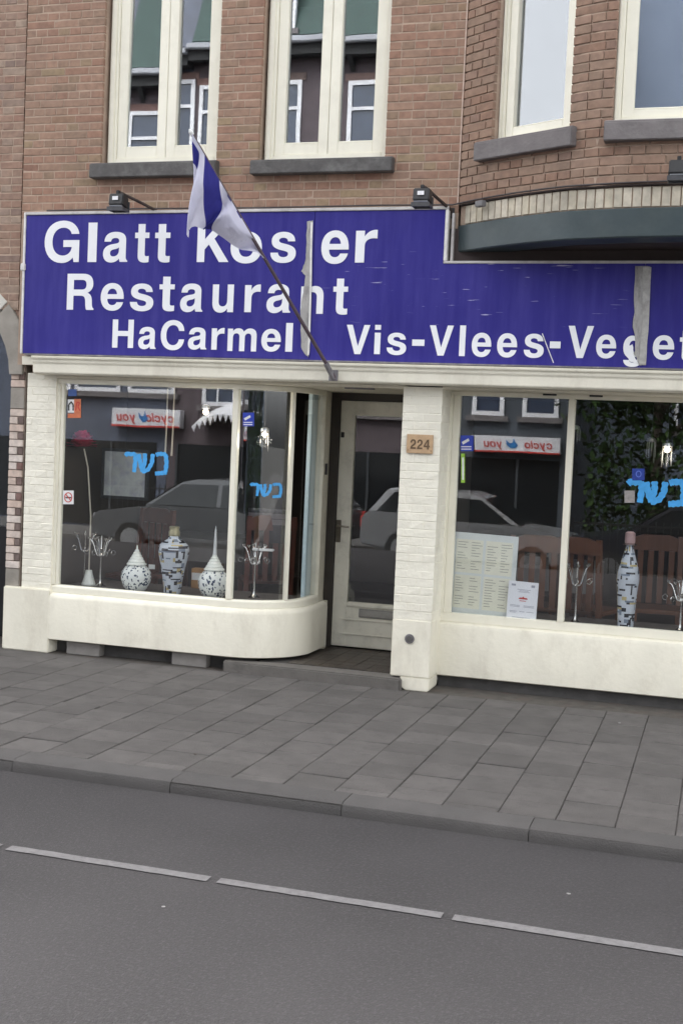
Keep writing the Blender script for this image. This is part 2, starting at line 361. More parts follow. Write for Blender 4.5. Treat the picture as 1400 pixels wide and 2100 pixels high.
def wall_mb(path, z0, z1, openings, thick, inset=.003):
    """mortar core of a wall with real openings and reveals"""
    mb = MB(); ss = sorted(set([0.0]+list(path.l)+[v for o in openings for v in o[:2] if 0 < v < path.len])); zs = sorted(set([z0, z1]+[v for o in openings for v in o[2:] if z0 < v < z1]))
    def hole(i, j):
        if i < 0 or j < 0 or i >= len(ss)-1 or j >= len(zs)-1: return None
        a = (ss[i]+ss[i+1])/2; z = (zs[j]+zs[j+1])/2
        return any(o[0] < a < o[1] and o[2] < z < o[3] for o in openings)
    def pt(s, off):
        p, d = path.at(s); eps = 1e-4
        d0 = path.at(max(s-eps, 0))[1]; d1 = path.at(min(s+eps, path.len))[1]
        n0 = Vector((d0.y, -d0.x)); n1 = Vector((d1.y, -d1.x)); n = (n0+n1).normalized(); return p-n*(off/max(.4, n.dot(n0)))
    for i in range(len(ss)-1):
        for j in range(len(zs)-1):
            if hole(i, j): continue
            a0, a1, b0, b1 = pt(ss[i], inset), pt(ss[i+1], inset), pt(ss[i], thick), pt(ss[i+1], thick); za, zb = zs[j], zs[j+1]
            V = [(a0.x, a0.y, za), (a1.x, a1.y, za), (a1.x, a1.y, zb), (a0.x, a0.y, zb), (b0.x, b0.y, za), (b1.x, b1.y, za), (b1.x, b1.y, zb), (b0.x, b0.y, zb)]
            F = [(0, 1, 2, 3), (7, 6, 5, 4)]
            if hole(i-1, j) is not False: F.append((0, 3, 7, 4))
            if hole(i+1, j) is not False: F.append((1, 5, 6, 2))
            if hole(i, j-1) is not False: F.append((0, 4, 5, 1))
            if hole(i, j+1) is not False: F.append((3, 2, 6, 7))
            mb.add(V, F)
    return mb
def wall_build(mb, name, m, parent):
    me = bpy.data.meshes.new(name); me.from_pydata(mb.v, [], mb.f); me.materials.append(m); me.update(); return link(name, me, parent)

# ------------------------------------------------------------------ letters (bold grotesque drawn as outlines)
GL = {
 'l': ['M0,0 L140,0 L140,720 L0,720 Z'], 'i': ['M0,0 L140,0 L140,528 L0,528 Z', 'M0,600 L140,600 L140,720 L0,720 Z'], '-': ['M0,0 L280,0 L280,125 L0,125 Z'],
 'H': ['M0,0 L150,0 L150,300 L440,300 L440,0 L590,0 L590,720 L440,720 L440,430 L150,430 L150,720 L0,720 Z'],
 'V': ['M240,0 L400,0 L640,720 L480,720 L322,195 L160,720 L0,720 Z'],
 'K': ['M0,0 L150,0 L150,235 L235,325 L445,0 L635,0 L340,432 L620,720 L425,720 L150,420 L150,720 L0,720 Z'],
 't': ['M205,680 L65,680 L65,528 L0,528 L0,430 L65,430 L65,115 C65,30 110,-5 200,-5 C235,-5 265,-2 290,5 L290,112 C275,109 262,108 250,108 C215,108 205,118 205,150 L205,430 L290,430 L290,528 L205,528 Z'],
 'r': ['M0,0 L140,0 L140,270 C140,360 190,402 280,402 L330,398 L330,540 L310,541 C235,541 180,505 135,430 L135,528 L0,528 Z'],
 'n': ['M0,0 L140,0 L140,310 C140,380 185,420 245,420 C305,420 338,385 338,325 L338,0 L478,0 L478,350 C478,470 410,540 300,540 C225,540 172,510 135,455 L135,528 L0,528 Z'],
 'h': ['M0,0 L140,0 L140,310 C140,380 185,420 245,420 C305,420 338,385 338,325 L338,0 L478,0 L478,350 C478,470 410,540 300,540 C225,540 172,510 140,460 L140,720 L0,720 Z'],
 'u': ['M478,528 L338,528 L338,218 C338,148 293,108 233,108 C173,108 140,143 140,203 L140,528 L0,528 L0,178 C0,58 68,-12 178,-12 C253,-12 306,18 343,73 L343,0 L478,0 Z'],
 'm': ['M0,0 L138,0 L138,325 C138,385 175,420 230,420 C285,420 315,390 315,335 L315,0 L455,0 L455,325 C455,385 490,420 545,420 C600,420 632,390 632,335 L632,0 L770,0 L770,365 C770,480 705,540 600,540 C525,540 470,510 430,455 C405,510 355,540 285,540 C220,540 168,512 133,460 L133,528 L0,528 Z'],
 'o': ['M0,264 C0,95 105,-12 275,-12 C445,-12 550,95 550,264 C550,433 445,540 275,540 C105,540 0,433 0,264 Z', 'M145,264 C145,370 195,425 275,425 C355,425 405,370 405,264 C405,158 355,103 275,103 C195,103 145,158 145,264 Z'],
 'e': ['M520,225 L148,225 C150,140 195,100 265,100 C310,100 345,120 362,160 L508,160 C480,50 390,-12 262,-12 C95,-12 0,95 0,262 C0,430 100,540 260,540 C430,540 525,420 520,225 Z', 'M150,318 C160,390 200,428 262,428 C322,428 362,388 368,318 Z'],
 's': ['M470,372 L332,372 C328,415 295,436 240,436 C190,436 160,418 160,388 C160,352 205,345 275,328 C400,300 490,270 490,160 C490,50 400,-12 250,-12 C95,-12 0,55 0,172 L145,172 C150,120 190,92 252,92 C310,92 342,115 342,148 C342,190 295,196 220,213 C105,240 18,272 18,378 C18,480 105,540 242,540 C385,540 465,478 470,372 Z'],
 'a': ['M22,365 L160,365 C165,410 195,430 250,430 C305,430 332,412 332,375 C332,340 300,332 220,322 C75,305 0,255 0,145 C0,50 65,-12 165,-12 C240,-12 295,15 338,62 C340,40 345,15 355,0 L510,0 L510,22 C485,35 474,55 474,100 L474,385 C474,490 400,540 255,540 C110,540 30,480 22,365 Z', 'M332,265 L332,210 C332,140 285,98 215,98 C170,98 145,120 145,158 C145,200 175,218 240,228 C285,236 315,245 332,265 Z'],
 'g': ['M355,528 L490,528 L490,20 C490,-140 400,-215 240,-215 C100,-215 20,-150 15,-50 L155,-50 C165,-90 195,-110 245,-110 C315,-110 350,-70 350,0 L350,70 C315,20 270,-5 210,-5 C85,-5 0,95 0,262 C0,430 90,540 215,540 C275,540 320,515 355,455 Z', 'M145,268 C145,365 185,420 247,420 C310,420 350,365 350,268 C350,170 310,116 247,116 C185,116 145,170 145,268 Z'],
 'c': ['M510,345 L370,345 C360,400 325,428 275,428 C190,428 145,370 145,264 C145,158 190,100 275,100 C330,100 365,135 372,195 L512,195 C500,65 410,-12 272,-12 C105,-12 0,95 0,264 C0,433 105,540 275,540 C410,540 500,465 510,345 Z'],
 'y': ['M0,528 L150,528 L265,165 L372,528 L520,528 L330,-40 C290,-160 240,-210 140,-210 L70,-207 L70,-95 L110,-97 C155,-97 180,-75 190,-30 Z'],
 'G': ['M690,390 L375,390 L375,268 L545,268 C535,175 465,115 372,115 C235,115 155,215 155,362 C155,512 240,612 370,612 C455,612 515,572 535,500 L685,500 C660,645 540,738 368,738 C145,738 0,585 0,360 C0,135 140,-18 345,-18 C440,-18 515,15 570,82 L588,0 L690,0 Z'],
 'C': ['M665,468 L515,468 C495,565 435,612 350,612 C225,612 155,515 155,358 C155,203 228,108 350,108 C440,108 500,160 515,258 L665,258 C645,80 525,-18 348,-18 C130,-18 0,130 0,358 C0,590 135,738 350,738 C530,738 650,640 665,468 Z'],
 'R': ['M0,0 L150,0 L150,282 L305,282 C400,282 425,250 428,150 C430,70 435,30 455,0 L620,0 L620,25 C585,45 580,75 578,140 C574,270 550,310 470,342 C555,375 598,430 598,520 C598,650 520,720 370,720 L0,720 Z', 'M150,405 L150,597 L335,597 C415,597 445,568 445,505 C445,435 415,405 335,405 Z'],
 '2': ['M15,455 L150,455 C152,545 185,590 250,590 C315,590 352,550 352,490 C352,430 320,395 240,340 C60,225 12,140 5,0 L495,0 L495,128 L190,128 C210,165 250,195 340,250 C445,320 498,385 498,488 C498,620 405,710 260,710 C105,710 12,610 15,455 Z'],
 '4': ['M300,0 L435,0 L435,160 L515,160 L515,275 L435,275 L435,700 L285,700 L0,265 L0,160 L300,160 Z', 'M300,275 L115,275 L300,560 Z'],
}
def contour(path):
    pts = []; cur = (0, 0)
    def num(t): a, b = t.split(','); return float(a), float(b)
    tk = path.replace('M', ' M ').replace('L', ' L ').replace('C', ' C ').replace('Z', ' Z ').split(); i = 0
    while i < len(tk):
        c = tk[i]
        if c in 'ML': cur = num(tk[i+1]); pts.append(cur); i += 2
        elif c == 'C':
            p1, p2, p3 = num(tk[i+1]), num(tk[i+2]), num(tk[i+3])
            for k in range(1, 9):
                t = k/8; u = 1-t
                pts.append(tuple(u**3*cur[q]+3*u*u*t*p1[q]+3*u*t*t*p2[q]+t**3*p3[q] for q in (0, 1)))
            cur = p3; i += 4
        else: i += 1
    if abs(pts[0][0]-pts[-1][0])+abs(pts[0][1]-pts[-1][1]) < 1e-6: pts.pop()
    return pts
def outline_mesh(contours, thick, name='lettering'):
    """contours in (x, z); filled, holes cut, extruded along y from -thick to 0"""
    cu = bpy.data.curves.new(name, 'CURVE'); cu.dimensions = '2D'; cu.fill_mode = 'BOTH'; cu.extrude = thick/2
    for c in contours:
        sp = cu.splines.new('POLY'); sp.points.add(len(c)-1)
        for i, (x, y) in enumerate(c): sp.points[i].co = (x, y, 0, 1)
        sp.use_cyclic_u = True
    o = bpy.data.objects.new(name, cu); COL.objects.link(o)
    me = bpy.data.meshes.new_from_object(o.evaluated_get(bpy.context.evaluated_depsgraph_get()))
    bpy.data.objects.remove(o); bpy.data.curves.remove(cu)
    me.transform(Matrix.Translation((0, -thick/2, 0)) @ Matrix.Rotation(R(90), 4, 'X')); return me
def place_glyph(ch, x0, x1, zb, zt):
    """glyph stretched so that its ink fills x0..x1 and its own height zb..zt"""
    cs = [contour(p) for p in GL[ch]]; xs = [p[0] for c in cs for p in c]; zs = [p[1] for c in cs for p in c]
    a, b, c0, c1 = min(xs), max(xs), min(zs), max(zs)
    return [[(x0+(p[0]-a)/(b-a)*(x1-x0), zb+(p[1]-c0)/(c1-c0)*(zt-zb)) for p in c] for c in cs]
def meshes_joined(name, list_of_meshes, m, parent):
    bm = bmesh.new()
    for me in list_of_meshes: bm.from_mesh(me); bpy.data.meshes.remove(me)
    me = bpy.data.meshes.new(name); bm.to_mesh(me); bm.free(); me.materials.append(m); return link(name, me, parent)
def text_line(txt, x0, z0, h, spacing=1.0, mirror=False):
    """simple run of glyphs, cap height h; returns contours and width"""
    out = []; x = x0; k = h/720
    for ch in txt:
        if ch == ' ': x += .28*h; continue
        cs = [contour(p) for p in GL[ch]]; w = max(p[0] for c in cs for p in c)
        zo = 250 if ch == '-' else 0
        out.append([[(x+p[0]*k, z0+(p[1]+zo)*k) for p in c] for c in cs]); x += (w+75*spacing)*k
    return out, x-x0

# ================================================================== THE GROUND
KY0, KY1 = -2.83, -2.65                   # kerb front and back
ROAD_Z = -.062
gm = MB()
gm.add([(-400, -400, -.72), (400, -400, -.72), (400, 400, -.72), (-400, 400, -.72)], [(0, 1, 2, 3)])
struct('ground', gm, mat('far_ground', (.07, .068, .062), .95, .15, .3))
rm = MB()
rm.add([(-60, KY0+.02, ROAD_Z), (60, KY0+.02, ROAD_Z), (60, -9.9, ROAD_Z), (-60, -9.9, ROAD_Z), (-60, -12.0, -.52), (60, -12.0, -.52), (60, -14.6, -.52), (-60, -14.6, -.52)], [(0, 3, 2, 1), (3, 4, 5, 2), (4, 7, 6, 5)])
rm.add([(-60, KY0+.02, -.9), (60, KY0+.02, -.9)], [])
road = struct('road', rm, asphalt)
# broken line: short bars with small gaps, parallel to the kerb
dash_x = [G(15, 1742, ROAD_Z).x, G(430, 1803, ROAD_Z).x, G(450, 1806, ROAD_Z).x, G(895, 1880, ROAD_Z).x]
pitch = dash_x[2]-dash_x[0]; dlen = dash_x[1]-dash_x[0]; dy = (G(220, 1772, ROAD_Z).y+G(670, 1843, ROAD_Z).y)/2
for i in range(-6, 12):
    x0 = dash_x[0]+i*pitch; n = 14; vs = []; ww = .029
    for k in range(n+1):
        x = x0+dlen*k/n; e = rnd.uniform(-.002, .002)
        vs += [(x, dy-ww+e, ROAD_Z+.004), (x, dy+ww+rnd.uniform(-.002, .002), ROAD_Z+.004)]
    mb = MB().add(vs, [(2*k, 2*k+2, 2*k+3, 2*k+1) for k in range(n)])
    o = mb.build('road_marking', road_paint, road)
# kerb
kb = MB().box(-40, 40, KY0+.012, KY1+.004, -.9, -.008); kerb = struct('kerb', kb, joint_mat)
kx = [G(20, 1585, ROAD_Z).x, G(350, 1628, ROAD_Z).x, G(700, 1675, ROAD_Z).x, G(1080, 1732, ROAD_Z).x]; kp = (kx[3]-kx[0])/3
prof = [(KY0+.004, -.12), (KY0, -.035), (KY0+.012, -.008), (KY0+.035, .002), (KY1, .003), (KY1, -.12)]
kme = MB().prism(prof, 'x', -kp/2+.002, kp/2-.002).mesh('kerb_stone', kerb_mat, smooth=True)
for i in range(-8, 12):
    o = link('kerb_stone', kme, kerb); o.location = (kx[0]+kp*(i+.5), rnd.uniform(-.003, .003), rnd.uniform(-.003, .002))
# pavement: strips of tiles square to the kerb, joints staggered from strip to strip
TW = .270
pv = MB().box(-40, 40, KY1+.004, .40, -.9, -.006); pavement = struct('pavement', pv, joint_mat)
TD = .270; tiles = {}; tile_spec = []
x_ref = G(1237, 1475).x
for i in range(-40, 40):
    x0 = x_ref+i*TW; off = (.5*TD if i % 2 else 0)+rnd.uniform(-.03, .03)
    k = 0; y = -.02
    ys = [-.02]; y = -.02-.12-off*.8
    while y > KY1+.05: ys.append(y); y -= TD
    ys.append(KY1)
    for a, b in zip(ys, ys[1:]):
        if a-b < .03: continue
        tile_spec.append((x0, b, a))
def tile_mesh(w, d):
    key = (round(w, 3), round(d, 2))
    if key not in tiles:
        x = w/2-.0018; y = d/2-.0032; e = .004; z = .003
        tiles[key] = MB().add([(-x+e, -y+e, z), (x-e, -y+e, z), (x-e, y-e, z), (-x+e, y-e, z), (-x, -y, z-e), (x, -y, z-e), (x, y, z-e), (-x, y, z-e), (-x, -y, -.04), (x, -y, -.04), (x, y, -.04), (-x, y, -.04)],
            [(0, 1, 2, 3)]+[(k, k+4, (k+1) % 4+4, (k+1) % 4) for k in range(4)]+[(k+4, k+8, (k+1) % 4+8, (k+1) % 4+4) for k in range(4)]).mesh('paving_tile', tile_mat)
    return tiles[key]
sc = []
for i, (x0, b, a) in enumerate(tile_spec):
    px, py, zz = proj((x0+TW/2, (a+b)/2, 0)); vis = -90 < px < 1490 and zz > 0
    sc.append((0 if vis else 1, zz/((a-b)*TW)**.5, i))
sc.sort(); own = set(i for v, q, i in sc[:300] if v == 0)
rest = MB()
for i, (x0, b, a) in enumerate(tile_spec):
    if i in own:
        o = link('paving_tile', tile_mesh(TW, a-b), pavement); o.location = (x0+TW/2, (a+b)/2, rnd.uniform(-.003, .002))
        o.rotation_euler = (rnd.uniform(-.008, .008), rnd.uniform(-.008, .008), rnd.uniform(-.006, .006))
    else:
        rest.box(x0+.003, x0+TW-.003, b+.003, a-.003, -.04, .002)
o = rest.build('outlying_tiles', tile_mat, pavement); o['kind'] = 'stuff'
# narrow dirty strip of ground between the tiles and the shop front
gs = MB().box(-12, 12, -.02, .5, -.02, -.001); struct('gutter_strip', gs, mat('gutter_strip', (.075, .068, .06), .95, .3, 14, .6, 120, dirt=(.11, .07, .06), dscale=5, damt=.6))

# ================================================================== THE BRICK HOUSE ABOVE THE SHOP
house = thing('brick_house', 'red brick house with cream windows and a rounded bay above the blue restaurant sign', 'house', (-1.8, 0, 0))
HT = 5.75
pm = Path([(-5.222, 0), (-1.84, 0)])
def s_of(x): return x+5.222
w1x0, w1x1 = PX(209, 200), PX(448.5, 200); w2x0, w2x1 = PX(533, 200), PX(795, 200)
WZ = 3.655
op = [(s_of(w1x0), s_of(w1x1), WZ, 5.5), (s_of(w2x0), s_of(w2x1), WZ, 5.5)]
def hpart(mb, name, m, **k): return mb.build(name, m, house, world=True, **k)
wall = wall_build(wall_mb(pm, 2.2, HT, op, .24), 'wall', mortar, house); wall.matrix_parent_inverse = Matrix.Translation((1.8, 0, 0))
specs = brick_specs(pm, 3.305, HT, op, phase=.03)
bp_pts = [(-1.84, 0), (-1.60, -.165), (-1.0, -.475), (-.88, -.518), (-.73, -.543), (-.55, -.55), (1.15, -.55), (1.33, -.543), (1.48, -.518), (1.6, -.475), (2.2, -.165), (2.44, 0)]
pb = Path(bp_pts)
def on_facet(px, py, a=bp_pts[1], b=bp_pts[2]):
    d = ray(px, py); ax, ay = a; dx, dyy = b[0]-a[0], b[1]-a[1]
    # CAM + d t = a + (dx,dy) u
    det = d.x*(-dyy)+d.y*dx; rx, ry = ax-CAM.x, ay-CAM.y
    t = (rx*(-dyy)+ry*dx)/det; p = CAM+d*t; u = ((p.x-ax)*dx+(p.y-ay)*dyy)/(dx*dx+dyy*dyy)**.5
    return u, p.z
u0, zz0 = on_facet(1007, 250); u1, _ = on_facet(1168, 250)
f0 = pb.l[1]+u0; f1 = pb.l[1]+u1; f1 = min(f1, pb.l[2]-.02)
FX0, FX1 = PX(1257, 150, -.55), 1.10
s_front = lambda x: pb.l[5]+(x+.55)
g0 = s_front(FX0); g1 = s_front(FX1)
BZ = 3.70
bop = [(f0, f1, BZ, 5.5), (g0, g1, BZ, 5.5)]
bay = wall_build(wall_mb(pb, 3.36, HT, bop, .20, .0095), 'bay_wall', mortar, house); bay.matrix_parent_inverse = Matrix.Translation((1.8, 0, 0))
bspecs = brick_specs(pb, 3.365, HT, bop, phase=.02, sl=.2)
# share out the 300 single bricks between the flat wall and the bay
used = place_bricks(wall, pm, specs, red_brick, cap=205)
place_bricks(bay, pb, bspecs, bay_brick, cap=300-used-38)
# wall and roof above the frame, unseen, raised to shade the road; house shell
sh = MB(); sh.box(-5.222, 5.0, .02, .24, HT+.002, 12.9); sh.box(2.442, 5.0, .006, .24, 2.2, HT); hpart(sh, 'upper_wall', mat('far_brickwork', (.30, .18, .135), .9, .2, 14))
sh = MB(); sh.box(-5.21, -5.0, .245, 7.9, 2.36, 12.9); sh.box(4.8, 5.0, .245, 7.9, 2.36, 12.9); sh.box(-5.0, 4.8, 7.7, 7.9, 2.36, 12.9); sh.box(-4.99, 4.79, .245, 7.69, 2.36, 2.46); sh.box(-4.99, 4.79, .245, 7.69, 6.0, 6.1); sh.box(-4.99, 4.79, 3.4, 3.5, 2.47, 5.99)
hpart(sh, 'inner_shell', mat('upstairs_plaster', (.085, .085, .09), .9, .1, 2))
sh = MB(); sh.prism([(-.3, 12.9), (8.1, 12.9), (7.0, 15.2), (1.0, 15.2)], 'x', -5.3, 5.1); hpart(sh, 'roof', mat('roof_tile', (.10, .05, .04), .8, .2, 8))

def make_window(parent, p, d, w, zb, zt, depth, nsash, m_frame, glass, tilts, fr=.07, st=.072, br=.08, cover=.045, shift=(1.8, 0, 0)):
    ob_rot = math.atan2(d.y, d.x)
    mb = MB(); y0, y1 = depth, depth+.10
    mb.box(0, fr, y0, y1, zb, zt); mb.box(w-fr, w, y0, y1, zb, zt); mb.box(fr, w-fr, y0, y1, zb, zb+cover); mb.box(fr, w-fr, y0, y1, zt-fr, zt)
    mb.box(.012, fr-.02, y0-.012, y0-.0005, zb+.004, zt)                                   # moulded bead on the stile
    wo = mb.build('window', m_frame, parent, bevel=.004); wo.location = (p.x+shift[0], p.y+shift[1], 0); wo.rotation_euler = (0, 0, ob_rot)
    sw = (w-2*fr)/nsash
    for k in range(nsash):
        a = fr+k*sw+.0015; b = fr+(k+1)*sw-.0015; za, zc = zb+cover+.0015, zt-fr-.0015; ys, ye = y0+.014, y0+.065
        s = MB(); s.box(a, a+st, ys, ye, za, zc); s.box(b-st, b, ys, ye, za, zc); s.box(a+st, b-st, ys, ye, za, za+br); s.box(a+st, b-st, ys, ye, zc-st, zc)
        s.prism([(ys-.001, za+br), (ys+.018, za+br+.012), (ys+.018, za+br)], 'x', a+st, b-st)
        so = s.build('sash', m_frame, wo, bevel=.003)
        g = MB(); cx = (a+b)/2; hw = (b-a)/2-st+.006; hz = (zc-st-za-br)/2+.006; cz = (za+br+zc-st)/2
        g.box(-hw, hw, -.002, .002, -hz, hz); go = g.build('pane', glass, wo)
        go.location = (cx, (ys+ye)/2+.012, cz); ty, tx = tilts[k]; go.rotation_euler = (R(tx), 0, R(ty))
    return wo
winA = make_window(house, Vector((w1x0+.02, 0)), Vector((1, 0)), w1x1-w1x0, 3.712, 5.45, .075, 2, white_win, upper_glass, [(2.1, -.9), (-.35, .2)])
winB = make_window(house, Vector((w2x0+.02, 0)), Vector((1, 0)), w2x1-w2x0, 3.705, 5.45, .075, 2, white_win, upper_glass, [(.4, .15), (-.2, .1)])
def sill(wo, x0, x1, zt, zb, out, m, slope=.015):
    mb = MB(); mb.prism([(-out, zb), (-out, zt-slope-.012), (-out+.012, zt-slope), (.11, zt), (.11, zb)], 'x', x0, x1); return mb.build('sill', m, wo, bevel=.005)
sill(winA, PX(183, 350, -.07)-w1x0-.02, w1x1-w1x0+.005, 3.71, 3.588, .075, slate)
sill(winB, PX(512, 350, -.07)-w2x0-.02, PX(803, 345, -.07)-w2x0-.02, 3.703, 3.588, .075, slate)
d_f = (Vector(bp_pts[2])-Vector(bp_pts[1])).normalized(); p_f = pb.at(f0)[0]; n_f = Vector((d_f.y, -d_f.x))
winC = make_window(house, p_f+d_f*.002, d_f, f1-f0-.004, 3.752, 5.45, .07, 1, white_win, upper_glass, [(0, 0)], fr=.05, st=.06, br=.05, cover=.03)
sill(winC, -.10, f1-f0+.05, 3.75, 3.62, .055, grey_sill, .006)
winD = make_window(house, Vector((FX0+.002, -.55)), Vector((1, 0)), FX1-FX0-.004, 3.752, 5.45, .07, 2, white_win, upper_glass, [(.3, .2), (0, 0)], fr=.05, st=.075, br=.05, cover=.035)
sill(winD, PX(1236, 285, -.6)-FX0, FX1-FX0+.06, 3.75, 3.62, .055, grey_sill, .006)
bl = MB().box(FX0+.05, FX1-.06, -.34, -.335, 3.80, 5.5); hpart(bl, 'roller_blind', mat('blue_grey_blind', (.13, .15, .19), .9, .05, 3))
# bay: curved beam, pale soldier course, soffit
bmp = [(-1.83, 0), (-1.59, -.175), (-1.33, -.335), (-1.07, -.458), (-.93, -.492), (-.69, -.538), (-.45, -.555), (-.2, -.56), (.9, -.56), (1.3, -.535), (1.6, -.48), (2.2, -.17), (2.44, 0)]
def smooth_path(pts, n=5):
    out = []
    for i in range(len(pts)-1):
        p0, p1, p2, p3 = [Vector(pts[min(max(i+k, 0), len(pts)-1)]) for k in (-1, 0, 1, 2)]
        for k in range(n):
            t = k/n; out.append(.5*((2*p1)+(p2-p0)*t+(2*p0-5*p1+4*p2-p3)*t*t+(-p0+3*p1-3*p2+p3)*t**3))
    out.append(Vector(pts[-1])); return out
bsm = smooth_path(bmp)
hpart(MB().sweep(bsm, [(0, 3.042), (.008, 3.05), (.008, 3.215), (0, 3.222), (-.2, 3.222), (-.2, 3.042)]), 'bay_beam', green_paint, smooth=True)
hpart(MB().sweep(bsm, [(-.010, 3.2225), (-.010, 3.352), (-.2, 3.352), (-.2, 3.2225)]), 'soldier_course_bed', mortar)
hpart(MB().sweep(bsm, [(.012, 3.353), (.016, 3.359), (.0, 3.366), (-.2, 3.3645), (-.2, 3.353)]), 'bay_ledge', dark_soffit)
sm = MB(); n = len(bsm); sm.add([(p.x, p.y+.21, 3.05) for p in bsm[2:-2]]+[(p.x, .1, 3.05) for p in bsm[2:-2]], [(i, i+1, i+1+n-4, i+n-4) for i in range(n-5)]); hpart(sm, 'bay_soffit', dark_soffit)
psm = Path(bsm); s = .05; sold = []
while s < psm.len-.05:
    sold.append((s+.004, s+.058-.004, 3.229, 3.348)); s += .058
bed = [o for o in house.children if o.name.startswith('soldier_course_bed')][0]
place_bricks(bed, psm, sold, pale_brick, cap=38, depth=.03, proud=-.001)
hpart(MB().box(-1.852, -1.843, -.006, .002, 3.37, HT), 'corner_joint', mat('pale_pointing', (.52, .40, .33), .9, .2, 20))
# brown panel wall under the bay, behind the step in the sign
hpart(MB().box(-1.90, 4.9, -.012, -.002, 2.3, 3.20), 'recess_board', dark_soffit)

# ================================================================== NEIGHBOUR ON THE LEFT
neigh = thing('neighbour_house', 'weathered brick house with a dark arched entrance and striped brick pier beside the shop', 'house', (-6.5, 0, 0))
def npart(mb, name, m, **k): return mb.build(name, m, neigh, world=True, **k)
JX = PX(21, 800, .03)
pn = Path([(-10, .012), (-5.236, .012)])
zarch = PZ(20, 735, .03)
nw = wall_build(wall_mb(pn, 2.62, HT, [], .24), 'wall', mortar, neigh); nw.matrix_parent_inverse = Matrix.Translation((6.5, 0, 0))
place_bricks(nw, pn, brick_specs(pn, 2.625, HT, [], phase=.07), old_brick, cap=90)
npart(MB().box(-10, -5.236, .03, .24, HT+.002, 12.5), 'upper_wall', MATS['far_brickwork'])  # unseen height, raised with the house so its shade reaches the road
# arch spandrel: stone voussoirs around a round head
rad = .62; cx = JX-rad; cz = PZ(21, 770, .03); ang = [R(a) for a in range(0, 181, 10)]
for i, (d0_, d1_) in enumerate(((0, 43), (43, 70), (70, 110), (110, 137), (137, 180))):
    a0, a1 = R(d0_)+.012, R(d1_)-.012; inner = [(cx+rad*math.cos(a0+(a1-a0)*k/4), cz+rad*math.sin(a0+(a1-a0)*k/4)) for k in range(5)]
    outer = [(cx+(rad+.19)*math.cos(a0+(a1-a0)*k/4), cz+(rad+.19)*math.sin(a0+(a1-a0)*k/4)) for k in range(4, -1, -1)]
    outer = [(min(x, -5.18), z) for x, z in outer]
    npart(MB().prism(inner+outer, 'y', .004, .22), 'arch_stone', stone if i % 2 == 0 else mat('pale_arch_stone', (.55, .53, .48), .8, .1, 8), bevel=.004)
poly = [(cx+(rad+.192)*math.cos(a), cz+(rad+.192)*math.sin(a)) for a in ang]
sp = MB()
for a, b in zip(poly, poly[1:]): sp.add([(a[0], .03, a[1]), (b[0], .03, b[1]), (b[0], .03, 2.7), (a[0], .03, 2.7)], [(0, 1, 2, 3)])
npart(sp, 'spandrel', mat('spandrel_brickwork', (.33, .22, .17), .9, .25, 20, .3, 50))
pier = npart(MB().box(JX+.002, -5.165, .042, .24, 0, 2.34), 'striped_pier', mat('pier_mortar', (.22, .18, .15), .95, .2, 20))
zc = .50; k = 0; PB = Path([(JX, .03), (-5.17, .03)])
z = PZ(60, 1165, .03); blocks = []
def pier_piece(a, b, z0, z1, m, nm='brick'):
    mb = MB().box(a+.003, b-.003, .03+rnd.uniform(-.003, .003), .10, z0+.003, z1-.003); o = mb.build(nm, m, pier, bevel=.003)
    return o
zs = PZ(30, 1214, .03); z1 = PZ(30, 1166, .03); pier_piece(JX, -5.17, zs, z1, stone, 'stone_block'); z = z1; k = 0
ztop = PZ(30, 842, .03)
while z < ztop-.03:
    zn = z+.0588
    if k % 2 == 0: pier_piece(JX, -5.17, z, zn, pink_brick)
    else: pier_piece(JX, JX+.075, z, zn, pink_brick); pier_piece(JX+.075, -5.17, z, zn, dark_brick)
    z = zn; k += 1
pier_piece(JX, -5.17, z, z+.165, stone, 'stone_block'); z += .165; k = 0
while z < 2.30:
    zn = min(z+.0588, 2.335)
    if k % 2 == 0: pier_piece(JX, -5.17, z, zn, pink_brick)
    else: pier_piece(JX, JX+.075, z, zn, pink_brick); pier_piece(JX+.075, -5.17, z, zn, dark_brick)
    z = zn; k += 1
npart(MB().box(-10, cx-rad, .042, .24, 0, 2.615), 'far_pier', mat('neighbour_plinth', (.35, .30, .26), .9, .2, 10))
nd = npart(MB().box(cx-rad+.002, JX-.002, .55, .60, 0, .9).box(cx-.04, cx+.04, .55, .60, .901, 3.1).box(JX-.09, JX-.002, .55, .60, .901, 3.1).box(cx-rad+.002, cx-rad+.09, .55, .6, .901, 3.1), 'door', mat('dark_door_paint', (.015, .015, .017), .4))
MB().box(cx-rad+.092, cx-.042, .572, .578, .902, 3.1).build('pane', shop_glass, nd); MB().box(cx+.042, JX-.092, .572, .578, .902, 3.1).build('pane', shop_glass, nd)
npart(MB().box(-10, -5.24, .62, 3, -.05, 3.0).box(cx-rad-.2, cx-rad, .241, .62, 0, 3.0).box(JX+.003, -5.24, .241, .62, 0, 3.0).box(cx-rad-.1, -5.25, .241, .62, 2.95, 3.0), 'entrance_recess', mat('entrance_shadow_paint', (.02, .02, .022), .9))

# ================================================================== SHOP FRONT
shop = thing('restaurant_shop', 'cream painted shop front with curved corner window, recessed glazed door and white brick piers', 'shop', (-2.6, 0, 0))
def spart(mb, name, m, parent=None, **k): return mb.build(name, m, shop, world=True, **k) if parent is None else mb.build(name, m, parent, **k)
